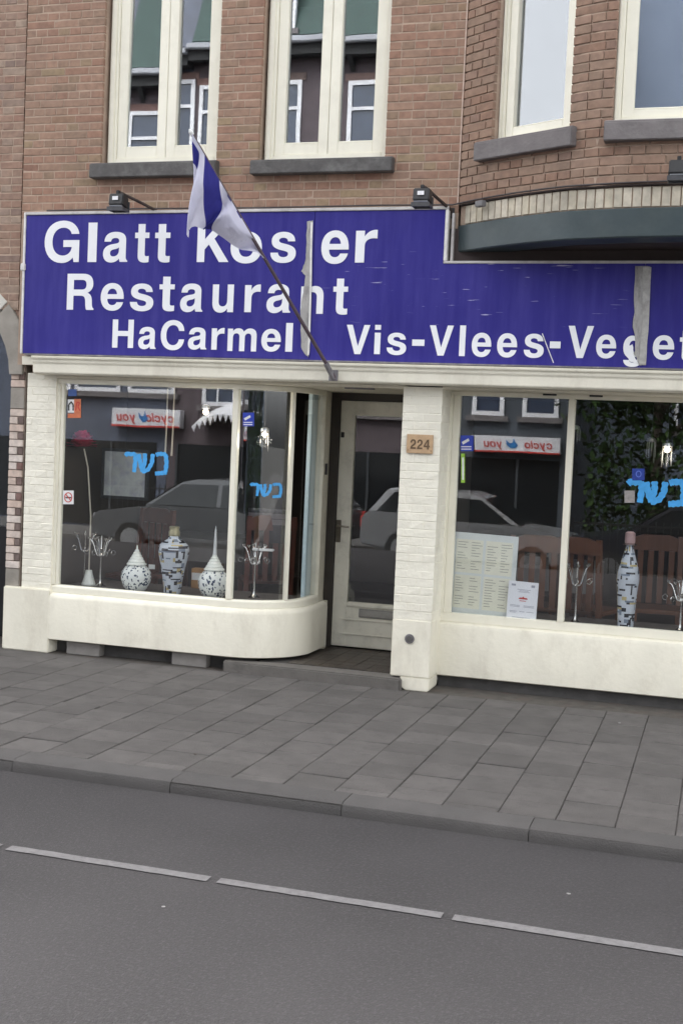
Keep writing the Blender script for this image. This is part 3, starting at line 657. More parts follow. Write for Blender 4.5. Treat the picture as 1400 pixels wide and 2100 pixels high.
# --- piers
def brick_pier(name, x0, x1, y0, y1, z0, z1, zplain, sides, cap):
    core = spart(MB().box(x0+.002, x1-.002, y0+.0018, y1, z0, z1), name, painted_brick)
    path = Path([(x0, y0), (x1, y0)]); place_bricks(core, path, brick_specs(path, zplain, z1, [], course=.0575, phase=-.05, joint=.006), painted_brick, cap=cap, depth=.03, jitter=.0008)
    return core
pL0, pL1 = PX(56, 800, .02), PX(113, 800, .02)
brick_pier('left_pier', pL0, pL1+.01, .02, .13, .0, 2.14, .48, 1, 120)
spart(MB().box(PX(4, 1300, .0), PX(98, 1332, .0), -.0, .3, .0, .49), 'pier_base', cream, bevel=.008)
pC0, pC1 = -2.166, -1.889
cpier = brick_pier('centre_pier', pC0, pC1, 0, .345, .10, 2.12, .50, 1, 120)
path_side = Path([(pC1, .004), (pC1, .30)]); place_bricks(cpier, path_side, brick_specs(path_side, .50, 2.12, [], course=.0575, phase=.03, joint=.006), painted_brick, cap=70, depth=.02)
spart(MB().box(pC0-.002, pC1+.002, -.003, .26, .095, .498), 'pier_plaster', cream, bevel=.006)
spart(MB().prism([(-2.085, .02), (-2.06, .0), (pC1-.005, .0), (pC1+.002, .02), (pC1+.002, .097), (-2.10, .097)], 'y', -.001, .26), 'pier_foot', cream, bevel=.006)
vx, vz = PX(840, 1310), PZ(840, 1310)
vent = spart(MB().prism([(vx+.034*math.cos(2*math.pi*k/24), vz+.034*math.sin(2*math.pi*k/24)) for k in range(24)], 'y', -.012, -.004), 'vent', grey_metal, bevel=.003)
mb = MB().prism([(vx+.022*math.cos(2*math.pi*k/18), vz+.022*math.sin(2*math.pi*k/18)) for k in range(18)], 'y', -.017, -.0125); mb.build('vent_cap', mat('vent_cap_metal', (.13, .125, .12), .5, .2, 40, metal=.4), vent)
# --- left window: plan path of the glass with its rounded corner
GX, GY, GR, RX = -3.43, .06, .45, -2.98
def corner(x_start, off=0.0, y_end=.74, n=14, a0=0, a1=90):
    r = GR+off; pts = [(x_start, GY-off)] if a0 == 0 else []
    for k in range(n+1):
        a = R(a0+(a1-a0)*k/n); pts.append((GX+r*math.sin(a), GY+GR-r*math.cos(a)))
    if a1 == 90: pts.append((RX+off, y_end))
    return pts
WL = PX(117, 800, .05)
SZ0, SZ1, HZ = .468, .527, 2.068
win_l = spart(MB().sweep(corner(WL, 0.0), [(.022, SZ0), (.022, SZ1-.012), (.01, SZ1), (-.04, SZ1), (-.04, SZ0)]).sweep(corner(WL, 0.0), [(.018, HZ), (.018, 2.105), (-.04, 2.105), (-.04, HZ)])
   .box(WL, WL+.035, GY-.02, GY+.04, SZ1+.0005, HZ-.0005).box(WL+.0352, WL+.062, GY-.008, GY+.03, SZ1+.0005, HZ-.0005), 'corner_window', white_win, bevel=.003)
MB().box(GX-.022, GX+.022, GY-.022, GY+.03, SZ1+.0005, HZ-.0005).build('mullion', white_win, win_l, bevel=.004)
a = R(55); bx, by = GX+GR*math.sin(a), GY+GR-GR*math.cos(a)
o = MB().box(-.013, .013, -.018, .02, SZ1+.0005, HZ-.0005).build('mullion', white_win, win_l, bevel=.003); o.location = (bx, by, 0); o.rotation_euler = (0, 0, a)
MB().box(RX-.045, RX+.02, .72, .84, SZ0, 2.105).build('corner_post', cream_in, win_l, bevel=.004)
MB().box(WL+.06, GX-.02, GY+.006, GY+.012, SZ1-.004, HZ+.004).build('pane', shop_glass, win_l)
def glass_arc(a0, a1):
    return MB().sweep([(GX+(GR-.006)*math.sin(R(a0+(a1-a0)*k/24)), GY+GR-(GR-.006)*math.cos(R(a0+(a1-a0)*k/24))) for k in range(25)], [(0, SZ1-.004), (0, HZ+.004), (-.006, HZ+.004), (-.006, SZ1-.004)])
glass_arc(2.8, 53.6).build('curved_pane', shop_glass, win_l, smooth=True)
glass_arc(56.4, 90).build('curved_pane', shop_glass, win_l, smooth=True)
MB().box(RX-.012, RX-.006, GY+GR+.004, .719, SZ1-.004, HZ+.004).build('pane', shop_glass, win_l)
# bulkhead below it
BX0 = PX(62, 1300, -.01)
bk = spart(MB().sweep([(BX0, GY)]+corner(BX0+.02, 0, .86)[1:], [(.045, .105), (.058, .112), (.058, .425), (.050, .452), (.028, .4675), (-.10, .4675), (-.10, .105)]), 'bulkhead', cream, smooth=True)
pl = spart(MB().sweep(corner(-5.0, -.08, .9), [(0, -.01), (0, .11), (-.06, .11), (-.06, -.01)]), 'plinth', mat('plinth_concrete', (.075, .072, .07), .9, .25, 10, .4, 60))
for a, b, c, d in ((133, 201, 1327, 1348), (350, 421, 1350, 1372)):
    xa, xb = PX(a, 1340, .04), PX(b, 1340, .04); MB().box(xa, xb, .06, .20, .0, .108).build('plinth_block', mat('plinth_block_stone', (.25, .235, .22), .9, .12, 14, .3, 60), pl, bevel=.004)
# --- entrance: step, tiles, door, jambs
spart(MB().prism([(-3.42, -.03), (-2.08, -.055), (-2.08, .13), (-2.99, .13), (-3.30, .075), (-3.45, .07)], 'z', -.01, .083), 'step', step_stone, bevel=.01)
tl = spart(MB().box(-3.2, -2.166, .131, 1.2, -.01, .083), 'entrance_floor', joint_mat)
for i in range(7):
    for j in range(7):
        xa, ya = -2.975+i*.118, .134+j*.126
        if xa+.1 > -2.166: continue
        MB().box(xa, xa+.114, ya, ya+.122, .07, .086+rnd.uniform(-.001, .001)).build('floor_tile', black_tile, tl)
DY = 1.0; dx0, dx1, dz0, dz1 = PX(679, 1300, DY)+.0, -2.08, .098, 2.045
gx0, gx1, gz0, gz1 = PX(713, 1200, DY), -2.17, PZ(760, 1238, DY), PZ(760, 853, DY)
dm = MB(); dm.box(dx0, gx0, DY, DY+.045, dz0, dz1); dm.box(gx1, dx1, DY, DY+.045, dz0, dz1); dm.box(gx0, gx1, DY, DY+.045, gz1, dz1); dm.box(gx0, gx1, DY, DY+.045, dz0, gz0)
door = spart(dm, 'door', door_paint, bevel=.004)
MB().box(gx0, gx1, DY-.012, DY-.0005, gz0-.035, gz0-.005).build('weather_bar', door_paint, door, bevel=.003)
for zz in (PZ(740, 1272, DY), PZ(740, 1302, DY)): MB().box(dx0+.07, dx1-.07, DY-.008, DY-.0005, zz-.005, zz+.004).build('panel_bead', door_paint, door)
MB().box(gx0-.003, gx1+.003, DY+.02, DY+.026, gz0-.003, gz1+.003).build('pane', shop_glass, door)
lx0, lx1 = PX(736, 1255, DY), PX(820, 1255, DY); lz0, lz1 = PZ(760, 1268, DY), PZ(760, 1250, DY)
slot = MB().box(lx0, lx1, DY-.01, DY-.0005, lz0, lz1).build('letter_slot', mat('letter_slot_metal', (.30, .29, .27), .5, .1, 30, metal=.5), door, bevel=.003)
MB().box(lx0+.012, lx1-.012, DY-.016, DY-.0105, lz0+.01, lz1-.01).build('flap', mat('letter_flap_metal', (.36, .35, .32), .4, .1, 30, metal=.6), slot, bevel=.002)
hx = PX(694, 1090, DY); hz0, hz1 = PZ(694, 1112, DY), PZ(694, 1066, DY)
hn = MB().box(hx-.02, hx+.02, DY-.008, DY-.0005, hz0, hz1).build('handle', mat('door_brass_dark', (.16, .14, .11), .4, .2, 30, metal=.8), door, bevel=.003)
MB().tube([(hx, DY-.008, hz1-.045), (hx, DY-.05, hz1-.045), (hx+.02, DY-.055, hz1-.045), (hx+.10, DY-.055, hz1-.05)], .008).build('lever', mat('door_brass', (.30, .27, .22), .35, .1, 30, metal=.8), hn, smooth=True)
MB().box(PX(703, 895, DY)-.012, PX(703, 895, DY)+.012, DY-.02, DY-.0005, PZ(703, 897, DY), PZ(703, 886, DY)).build('lock', black_metal, door, bevel=.003)
jm = MB(); jm.box(dx0-.075, dx0-.003, DY-.02, DY+.08, .087, 2.13); jm.box(dx0-.003, dx1+.1, DY-.02, DY+.08, 2.05, 2.13)
spart(jm, 'door_frame', mat('dark_brown_paint', (.05, .042, .035), .6, .2, 8), bevel=.003)
spart(MB().box(RX-.05, dx0-.076, .842, 1.09, .087, 2.105).box(RX-.03, RX+.045, .845, .90, .087, .468), 'jamb_panel', cream_in, bevel=.003)
bx2 = PX(661, 963, .84)
spart(MB().box(RX+.0205, RX+.03, .76, .80, PZ(661, 973, .8), PZ(661, 950, .8)), 'bell_push', black_metal, bevel=.002)
# --- right window
RY, BY = .30, .24
rx0 = PX(913, 1000, RY); rx1 = 3.0
rwin = spart(MB().box(rx0, rx1, RY-.015, RY+.05, .468, .530).box(rx0, rx1, RY-.012, RY+.05, 2.082, 2.112).box(rx0, rx0+.03, RY-.02, RY+.05, .5305, 2.0815).box(rx0+.0303, PX(936, 1000, RY), RY-.005, RY+.04, .5305, 2.0815), 'shop_window', white_win, bevel=.003)
rm0 = PX(1164, 900, RY); mw = .045
mull_x = [rm0-.006, rm0+1.36, 2.95]
for x in mull_x: MB().box(x, x+mw, RY-.02, RY+.05, .5305, 2.0815).build('mullion', white_win, rwin, bevel=.004)
edges = [PX(936, 1000, RY)]+mull_x
for i in range(3):
    a = edges[i]+(mw if i else 0); b = edges[i+1]
    o = MB().box(-(b-a)/2-.003, (b-a)/2+.003, -.003, .003, -.78, .78).build('pane', shop_glass, rwin); o.location = ((a+b)/2, RY+.022, 1.306); o.rotation_euler = (0, 0, (0, R(.25), 0)[i])
spart(MB().sweep([(pC1+.001, RY), (4.5, RY)], [(.05, .082), (.062, .09), (.062, .43), (.052, .455), (.02, .4672), (-.10, .4672), (-.10, .082)]), 'right_bulkhead', cream, smooth=True)
spart(MB().box(pC1+.001, 4.5, .30, .36, -.01, .088), 'right_plinth', MATS['plinth_concrete'])
# --- cornice, fascia, soffit
CX0 = PX(67, 760, -.12)
cor = [(0, 2.128), (.10, 2.128), (.118, 2.140), (.122, 2.205), (.132, 2.215), (.135, 2.235), (.150, 2.245), (.152, 2.262), (.0, 2.272)]
spart(MB().sweep([(CX0, 0), (4.9, 0)], cor), 'cornice', cream, bevel=.003)
spart(MB().sweep([(pL0-.012, .0), (4.9, 0)], [(-.001, 2.2), (.045, 2.2), (.05, 2.262), (-.001, 2.27)]), 'cornice_backing', cream)
sf = MB(); sf.box(pL1+.012, pC0+.001, .002, 1.2, 2.106, 2.127); sf.box(pC1-.001, 4.9, .002, .42, 2.1125, 2.127); spart(sf, 'soffit', cream_in)
spart(MB().box(PX(708, 797, .1), PX(766, 800, .1), .08, .13, 2.096, 2.1055), 'door_closer_vent', grey_metal)
for a, b in ((1112, 1140), (1208, 1235)): spart(MB().box(PX(a, 808, .25), PX(b, 808, .25), .262, .28, 2.10, 2.112), 'soffit_vent', black_metal)
# --- the dining room behind the glass
rmn = thing('dining_room', 'dim brown dining room behind the shop windows', 'room', (-1, 3, 0))
def rp(mb, name, m): return mb.build(name, m, rmn, world=True)
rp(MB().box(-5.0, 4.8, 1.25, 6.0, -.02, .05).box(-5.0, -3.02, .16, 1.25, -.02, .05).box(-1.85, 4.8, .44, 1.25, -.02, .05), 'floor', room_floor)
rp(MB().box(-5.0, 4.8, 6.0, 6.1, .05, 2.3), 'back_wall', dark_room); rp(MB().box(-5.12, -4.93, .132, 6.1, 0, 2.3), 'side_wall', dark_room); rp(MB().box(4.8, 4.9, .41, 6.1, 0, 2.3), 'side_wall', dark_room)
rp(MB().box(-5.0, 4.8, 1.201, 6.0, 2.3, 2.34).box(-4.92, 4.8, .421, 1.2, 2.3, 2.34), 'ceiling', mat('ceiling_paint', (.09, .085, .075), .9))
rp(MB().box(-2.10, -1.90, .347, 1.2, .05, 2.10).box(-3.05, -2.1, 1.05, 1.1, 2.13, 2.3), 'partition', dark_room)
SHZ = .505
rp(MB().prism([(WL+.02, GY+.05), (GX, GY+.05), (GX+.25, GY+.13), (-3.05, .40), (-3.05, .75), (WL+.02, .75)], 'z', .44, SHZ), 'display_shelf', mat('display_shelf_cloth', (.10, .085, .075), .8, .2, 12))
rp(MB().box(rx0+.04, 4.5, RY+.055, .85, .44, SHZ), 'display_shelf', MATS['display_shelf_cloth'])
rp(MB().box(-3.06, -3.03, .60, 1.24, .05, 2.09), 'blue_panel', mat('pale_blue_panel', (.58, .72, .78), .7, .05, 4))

# ================================================================== THE SIGN
SY = -.075
def sz(px, py): return P(px, py, SY)
sX0 = sz(50, 580).x; sXs = sz(911, 490).x; sZb = 2.283; sZt = 3.318; sZr = sz(1150, 540).z; sX1 = 4.6
sign = thing('sign_board', 'long dark blue restaurant sign board with white lettering above the shop windows', 'sign', (-2.0, -.04, 2.28))
def gpart(mb, name, m, **k): return mb.build(name, m, sign, world=True, **k)
def sign_blue():
    m = bpy.data.materials.new('sign_blue'); m.use_nodes = True; nt = m.node_tree; N = nt.nodes; K = nt.links.new; b = N['Principled BSDF']
    geo = N.new('ShaderNodeNewGeometry')
    n1 = N.new('ShaderNodeTexNoise'); n1.inputs['Scale'].default_value = 1.6; n1.inputs['Detail'].default_value = 5; K(geo.outputs['Position'], n1.inputs['Vector'])
    r1 = N.new('ShaderNodeValToRGB'); r1.color_ramp.elements[0].position = .3; r1.color_ramp.elements[1].position = .75
    r1.color_ramp.elements[0].color = (.022, .018, .185, 1); r1.color_ramp.elements[1].color = (.031, .026, .225, 1); K(n1.outputs[0], r1.inputs[0])
    mg = N.new('ShaderNodeMapping'); mg.inputs['Scale'].default_value = (9, 1, .9); K(geo.outputs['Position'], mg.inputs[0])
    ng = N.new('ShaderNodeTexNoise'); ng.inputs['Scale'].default_value = 1.4; ng.inputs['Detail'].default_value = 7; ng.inputs['Roughness'].default_value = .65; K(mg.outputs[0], ng.inputs['Vector'])
    rg = N.new('ShaderNodeMapRange'); rg.inputs[1].default_value = .42; rg.inputs[2].default_value = .75; rg.inputs[3].default_value = 0; rg.inputs[4].default_value = .5; K(ng.outputs[0], rg.inputs[0])
    xg = N.new('ShaderNodeMix'); xg.data_type = 'RGBA'; K(rg.outputs[0], xg.inputs[0]); K(r1.outputs[0], xg.inputs[6]); xg.inputs[7].default_value = (.07, .06, .29, 1)
    # pale marks: short level streaks in the middle of the board
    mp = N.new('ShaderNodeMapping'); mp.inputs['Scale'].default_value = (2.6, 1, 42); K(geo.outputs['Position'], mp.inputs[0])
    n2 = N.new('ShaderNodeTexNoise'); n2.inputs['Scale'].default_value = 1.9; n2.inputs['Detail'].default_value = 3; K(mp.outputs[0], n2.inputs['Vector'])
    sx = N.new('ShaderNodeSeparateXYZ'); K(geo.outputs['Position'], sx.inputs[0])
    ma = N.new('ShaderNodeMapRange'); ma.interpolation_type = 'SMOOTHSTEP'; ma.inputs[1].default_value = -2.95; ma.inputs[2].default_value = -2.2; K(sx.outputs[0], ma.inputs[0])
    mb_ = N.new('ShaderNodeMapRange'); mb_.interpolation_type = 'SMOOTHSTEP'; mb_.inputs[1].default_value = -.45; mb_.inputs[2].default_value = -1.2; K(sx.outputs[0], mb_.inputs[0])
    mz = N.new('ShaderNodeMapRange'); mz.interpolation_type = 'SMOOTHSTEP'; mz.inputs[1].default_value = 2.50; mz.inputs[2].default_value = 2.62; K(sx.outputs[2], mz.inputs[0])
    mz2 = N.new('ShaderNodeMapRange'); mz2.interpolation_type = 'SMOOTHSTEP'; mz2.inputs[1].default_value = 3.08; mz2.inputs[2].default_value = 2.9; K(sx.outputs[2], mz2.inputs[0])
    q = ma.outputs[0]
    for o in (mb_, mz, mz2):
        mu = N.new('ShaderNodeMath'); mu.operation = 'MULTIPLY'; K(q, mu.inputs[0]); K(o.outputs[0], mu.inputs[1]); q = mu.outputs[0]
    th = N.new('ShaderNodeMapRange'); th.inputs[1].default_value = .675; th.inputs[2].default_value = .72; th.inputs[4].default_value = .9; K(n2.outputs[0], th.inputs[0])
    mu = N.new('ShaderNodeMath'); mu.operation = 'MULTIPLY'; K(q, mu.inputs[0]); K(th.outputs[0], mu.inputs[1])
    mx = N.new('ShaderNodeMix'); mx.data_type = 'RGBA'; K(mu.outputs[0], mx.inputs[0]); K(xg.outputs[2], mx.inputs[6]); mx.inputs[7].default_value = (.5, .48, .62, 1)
    K(mx.outputs[2], b.inputs['Base Color']); b.inputs['Roughness'].default_value = .45; b.inputs['Specular IOR Level'].default_value = .25
    return m
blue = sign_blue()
divX = sz(640, 600).x; divX2 = sz(1318, 640).x
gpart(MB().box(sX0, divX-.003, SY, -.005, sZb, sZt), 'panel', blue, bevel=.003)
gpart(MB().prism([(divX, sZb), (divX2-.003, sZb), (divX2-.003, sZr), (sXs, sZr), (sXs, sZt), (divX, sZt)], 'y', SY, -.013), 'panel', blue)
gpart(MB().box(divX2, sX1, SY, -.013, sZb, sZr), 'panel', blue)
e = .017
gpart(MB().box(sX0-e, sX0-.0005, SY-.008, -.004, sZb-.002, sZt+.02), 'edge_strip', mat('edge_strip_white', (.72, .71, .69), .4, .1, 15, dirt=(.3, .28, .26), dscale=12, damt=.5), bevel=.003)
gpart(MB().box(sX0-.0004, sXs+.022, SY-.010, -.004, sZt+.0005, sZt+.022), 'edge_strip', sign_alu, bevel=.003)
gpart(MB().box(sXs+.0005, sXs+.022, SY-.008, -.014, sZr+.018, sZt), 'edge_strip', MATS['edge_strip_white'], bevel=.003)
gpart(MB().box(sXs+.040, sXs+.058, SY+.02, -.014, sZr+.02, sZt-.02), 'edge_strip', sign_alu, bevel=.003)
gpart(MB().box(sXs+.0005, sX1, SY-.008, -.014, sZr+.0005, sZr+.0175), 'edge_strip', sign_alu, bevel=.003)
bz = sz(47, 548).z; gpart(MB().box(sX0-.03, sX0+.008, SY-.018, -.01, bz-.025, bz+.03), 'clamp', MATS['edge_strip_white'], bevel=.005)
gpart(MB().box(sX0+.02, sX1, SY-.004, SY+.03, sZb-.012, sZb-.0005), 'bottom_trim', mat('bottom_trim', (.15, .14, .15), .6, .3, 15, dirt=(.4, .38, .35), dscale=10, damt=.6))
L1 = [('G',92,163,452,539),('l',181,199,456,537),('a',212,262,475,538),('t',277,306,459,538),('t',318,349,459,538),('K',405,470,457,537),('o',473,537,474,540),('s',555,607,475,539),('e',659,715,472,541),('r',729,773,471,538)]
L2 = [('R',138,193,561,635),('e',207,254,580,637),('s',267,315,581,638),('t',327,358,567,638),('a',370,416,581,640),('u',436,479,583,641),('r',502,534,583,640),('a',547,596,582,642),('n',617,663,586,643),('t',683,713,571,645)]
L3 = [('H',231,274,655,713),('a',284,320,670,716),('C',330,378,656,718),('a',386,424,671,717),('r',434,460,672,717),('m',467,526,673,720),('e',536,576,674,721),('l',586,600,662,721)]
L4 = [('V',710,758,666,726),('i',768,780,666,726),('s',793,833,682,728),('-',845,870,696,709),('V',880,929,667,729),('l',942,954,667,730),('e',967,1007,682,732),('e',1019,1060,683,733),('s',1074,1115,684,734),('-',1127,1149,700,714),('V',1164,1216,668,734),('e',1222,1263,686,735),('g',1277,1318,688,757),('e',1338,1382,687,738),('t',1393,1417,678,740),('a',1428,1466,690,742),('r',1480,1506,690,741),('i',1518,1530,676,742),('s',1544,1582,692,744),('c',1596,1636,692,745),('h',1650,1690,680,745)]
for Ln in (L1, L2, L3, L4):
    for ch, a, b, t, bt in Ln:
        pl_, pr_ = sz(a, (t+bt)/2), sz(b, (t+bt)/2); zt, zb = sz((a+b)/2, t).z, sz((a+b)/2, bt).z
        if ch == 'g': zb = max(zb, sZb+.003)
        me = outline_mesh(place_glyph(ch, pl_.x, pr_.x, zb, zt), .003); me.transform(Matrix.Translation((0, SY-.0003, 0))); me.materials.append(letter_white)
        link('letter', me, sign, True)
def rough_strip(pts, y0, y1, sub=4, amp=.004):
    q = []
    for i in range(len(pts)):
        a = sz(*pts[i]); b = sz(*pts[(i+1) % len(pts)])
        for k in range(sub): t = k/sub; q.append((a.x+(b.x-a.x)*t+rnd.uniform(-amp, amp), a.z+(b.z-a.z)*t+rnd.uniform(-amp, amp)*.5))
    return MB().prism(q, 'y', y0, y1)
for pts in ([(630,454),(642,452),(640,560),(636,700),(633,732),(628,728),(618,712),(617,640),(622,600),(627,565),(619,556),(627,535),(629,510)], [(1301,546),(1333,546),(1330,640),(1324,749),(1309,749),(1305,735),(1300,725),(1303,700),(1297,672),(1300,640)]):
    gpart(rough_strip(pts, SY-.009, SY-.0035), 'joint_strip', tape)
gpart(rough_strip([(638,456),(642,456),(637,690),(634,728),(631,728),(635,640)], SY-.013, SY-.0092, 4, .0015), 'joint_edge', MATS['edge_strip_white'])
gpart(rough_strip([(1318,548),(1335,548),(1329,680),(1324,746),(1310,746),(1317,660)], SY-.013, SY-.0092, 4, .002), 'joint_edge', mat('weathered_joint_metal', (.40, .39, .37), .6, .2, 30, .3, 60, dirt=(.2, .19, .18), dscale=14, damt=.7))
gpart(rough_strip([(1281,712),(1297,706),(1300,728),(1308,745),(1292,742),(1284,728)], SY-.008, SY-.0035, 4, .004), 'torn_flake', letter_white)
a, b = sz(1112, 684), sz(1135, 744); gpart(MB().tube([(a.x, SY-.012, a.z), ((a.x+b.x)/2, SY-.02, (a.z+b.z)/2), (b.x, SY-.012, b.z)], .0035, 6), 'loose_wire', MATS['edge_strip_white'])

# ================================================================== FLAG ON ITS POLE
pbase = P(683, 770, -.175); ptip = P(393, 273, -1.05)
flag = thing('flag', 'white flag with blue stripes hanging limp from a slanted pole in front of the sign', 'flag', pbase)
def fpart(mb, name, m, **k): return mb.build(name, m, flag, world=True, **k)
dirp = (ptip-pbase)
fpart(MB().tube([pbase-dirp*.01, pbase+dirp*.5, ptip], [.0135, .0115, .010], 10), 'pole', pole_wood, smooth=True)
fpart(MB().lathe([(.001, 0), (.013, .01), (.016, .025), (.008, .05), (.001, .06)], 12, (0, 0, 0)).build if False else MB().tube([ptip-dirp.normalized()*.01, ptip+dirp.normalized()*.012, ptip+dirp.normalized()*.03], [.012, .014, .004], 10), 'pole_tip', mat('white_pole_tip', (.8, .8, .8), .4))
hb = MB(); hb.box(pbase.x-.035, pbase.x+.03, -.168, -.1535, pbase.z-.035, pbase.z+.04); hb.tube([pbase+Vector((0, .012, -.02)), pbase+dirp*.055], .02, 10); fpart(hb, 'pole_bracket', grey_metal, bevel=.002)
def flag_mat():
    m = bpy.data.materials.new('flag_cloth'); m.use_nodes = True; nt = m.node_tree; N = nt.nodes; K = nt.links.new; b = N['Principled BSDF']; out = N['Material Output']
    at = N.new('ShaderNodeAttribute'); at.attribute_name = 'blue'; mr = N.new('ShaderNodeMapRange'); mr.inputs[1].default_value = .47; mr.inputs[2].default_value = .53; K(at.outputs['Fac'], mr.inputs[0])
    mx = N.new('ShaderNodeMix'); mx.data_type = 'RGBA'; K(mr.outputs[0], mx.inputs[0]); mx.inputs[6].default_value = (.62, .62, .74, 1); mx.inputs[7].default_value = (.035, .035, .22, 1)
    K(mx.outputs[2], b.inputs['Base Color']); b.inputs['Roughness'].default_value = .8; b.inputs['Specular IOR Level'].default_value = .2
    gq = N.new('ShaderNodeNewGeometry'); mq = N.new('ShaderNodeMapping'); mq.inputs['Scale'].default_value = (14, 14, 5); K(gq.outputs['Position'], mq.inputs[0])
    nq = N.new('ShaderNodeTexNoise'); nq.inputs['Scale'].default_value = 1.6; nq.inputs['Detail'].default_value = 6; K(mq.outputs[0], nq.inputs['Vector'])
    bq = N.new('ShaderNodeBump'); bq.inputs['Strength'].default_value = .9; bq.inputs['Distance'].default_value = .02; K(nq.outputs[0], bq.inputs['Height']); K(bq.outputs[0], b.inputs['Normal'])
    tl_ = N.new('ShaderNodeBsdfTranslucent'); K(mx.outputs[2], tl_.inputs[0]); ms = N.new('ShaderNodeMixShader'); ms.inputs[0].default_value = .3
    K(b.outputs[0], ms.inputs[1]); K(tl_.outputs[0], ms.inputs[2]); K(ms.outputs[0], out.inputs[0]); return m
NS, NW = 90, 60; fv = []; fblue = []
bot = [(387,486),(389,474),(400,462),(414,470),(438,472),(470,500),(500,513),(534,520)]
def lerp_list(l, t):
    x = t*(len(l)-1); i = min(int(x), len(l)-2); f = x-i; return tuple(l[i][k]+(l[i+1][k]-l[i][k])*f for k in (0, 1))
for i in range(NS+1):
    s_ = i/NS; A = ptip+(pbase-ptip)*(.004+.50*s_); A = A+Vector((.004, -.013, .004)); B = P(*lerp_list(bot, s_), A.y)
    for j in range(NW+1):
        w = j/NW; p = A.lerp(B, w)
        bulge = math.sin(math.pi*w)
        p.x += .035*bulge*math.sin(math.pi*s_)**1.0 - .012*bulge*(1-s_)
        amp = .05*min(1, w*3)
        p.y += amp*math.sin(s_*15+w*2.2+.6)+.015*math.sin(s_*31+w*3)*min(1, w*2) - .03*bulge*math.sin(math.pi*s_)
        p.x += .010*math.sin(s_*23+w*5)*w
        fv.append(tuple(p))
        q = s_-.22*w; blue_v = 0.0
        def band(v, lo, hi, soft=.02): return max(0, min(1, .5+min(v-lo, hi-v)/soft*.5))
        blue_v = max(blue_v, band(q, .165, .36))
        blue_v = max(blue_v, min(band(s_, -.1, .085+.02*math.sin(w*9)), band(w, .07, .27)))
        blue_v = max(blue_v, min(band(s_, -.1, .06), band(w, .80, .93)))
        blue_v = max(blue_v, min(band(s_, .47, .52), band(w, -.1, .05)), min(band(s_, .60, .66), band(w, -.1, .05)))
        fblue.append(blue_v)
fm = bpy.data.meshes.new('cloth'); W1 = NW+1
fm.from_pydata(fv, [], [(i*W1+j, i*W1+j+1, (i+1)*W1+j+1, (i+1)*W1+j) for i in range(NS) for j in range(NW)])
att = fm.attributes.new('blue', 'FLOAT', 'POINT'); att.data.foreach_set('value', fblue)
fm.polygons.foreach_set('use_smooth', [True]*len(fm.polygons)); fm.materials.append(flag_mat()); fm.update(); link('cloth', fm, flag, True)

# ================================================================== FLOODLIGHTS, PLATE, CABLE
def floodlight(px_w, py_w, px_h, py_h, label):
    """arm leaves the wall at the first pixel, lamp head hangs at the second, 0.34 m out"""
    a = P(px_w, py_w, -.006); h = P(px_h, py_h, -.36)
    t = thing('floodlight', label, 'lamp', a, group=None)
    def lp(mb, name, m, par=t, **k): return mb.build(name, m, par, **k)
    v = h-a
    lp(MB().tube([(0, 0, -.03), (0, -.012, -.02), Vector((0, -.02, 0)), v*.45+Vector((0, 0, .03)), v+Vector((.015, 0, .055)), v+Vector((0, 0, .05))], .011, 8), 'arm', rusty, smooth=True)
    lp(MB().box(-.02, .02, 0, .005, -.05, .02), 'wall_plate', black_metal, bevel=.002)
    hd = MB(); hd.prism([(-.05, -.035), (.045, -.055), (.05, .02), (.02, .045), (-.035, .045)], 'x', -.055, .055)
    ho = lp(hd, 'housing', black_metal, bevel=.006); ho.location = v
    sk = MB(); sk.box(-.062, .062, .048, .055, -.075, .0); sk.box(-.062, -.056, -.05, .048, -.075, -.055); sk.box(.056, .062, -.05, .048, -.075, -.055); sk.box(-.062, .062, -.056, -.05, -.078, -.050)
    s2 = lp(sk, 'visor', mat('visor_metal', (.06, .06, .065), .4, .2, 30), ho)
    lp(MB().prism([(-.046, -.04), (.04, -.0575), (.04, -.062), (-.046, -.045)], 'x', -.048, .048), 'lens', mat('lamp_lens', (.25, .26, .28), .1), ho)
    if px_w < 1300: lp(MB().box(-.022, .022, -.0535, -.0505, -.004, .022), 'painted_glint', mat('glint_white', (.8, .8, .82), .4, .02), ho)  # bright reflection on the lamp head, put in as a white rectangle
    lp(MB().box(-.012, .012, -.02, .012, .046, .07), 'pivot', black_metal, ho, bevel=.003)
    return t
floodlight(331, 437, 243, 411, 'black floodlight on an arm above the word Glatt')
floodlight(926, 432, 866, 401, 'black floodlight on an arm above the stepped end of the sign')
gl = floodlight(1420, 352, 1392, 340, 'dark floodlight mounted on the bay front above the pale brick band')
gl.location = P(1408, 352, -.556)
for c in gl.children:
    if c.name.startswith('housing'): c.location = c.location*.55
    if c.name.startswith('arm'): c.scale = (.55, .55, .55)
pl0, pl1 = P(835, 890, -.006), P(887, 931, -.006)
plate = thing('number_plate', 'tan house number plate reading 224 on the white brick pier', 'number plate', ((pl0.x+pl1.x)/2, -.006, pl1.z))
MB().box(pl0.x, pl1.x, -.016, -.0055, pl1.z, pl0.z).build('backing', tan_plate, plate, world=True, bevel=.002)
ms = []
for ch, a, b in (('2', 841, 852.5), ('2', 855, 866), ('4', 868.5, 881)):
    A, B = P(a, 911, -.016), P(b, 911, -.016); me = outline_mesh(place_glyph(ch, A.x, B.x, P(861, 921, -.016).z, P(861, 901, -.016).z), .002); me.transform(Matrix.Translation((0, -.0163, 0))); me.materials.append(brown_digit); link('digit', me, plate, True)
for dxx in (.012, -.012):
    x = pl0.x+.012 if dxx > 0 else pl1.x-.012; MB().tube([(x, -.0162, (pl0.z+pl1.z)/2-.045), (x, -.0185, (pl0.z+pl1.z)/2-.045)], .004, 8).build('screw', brown_digit, plate, world=True)
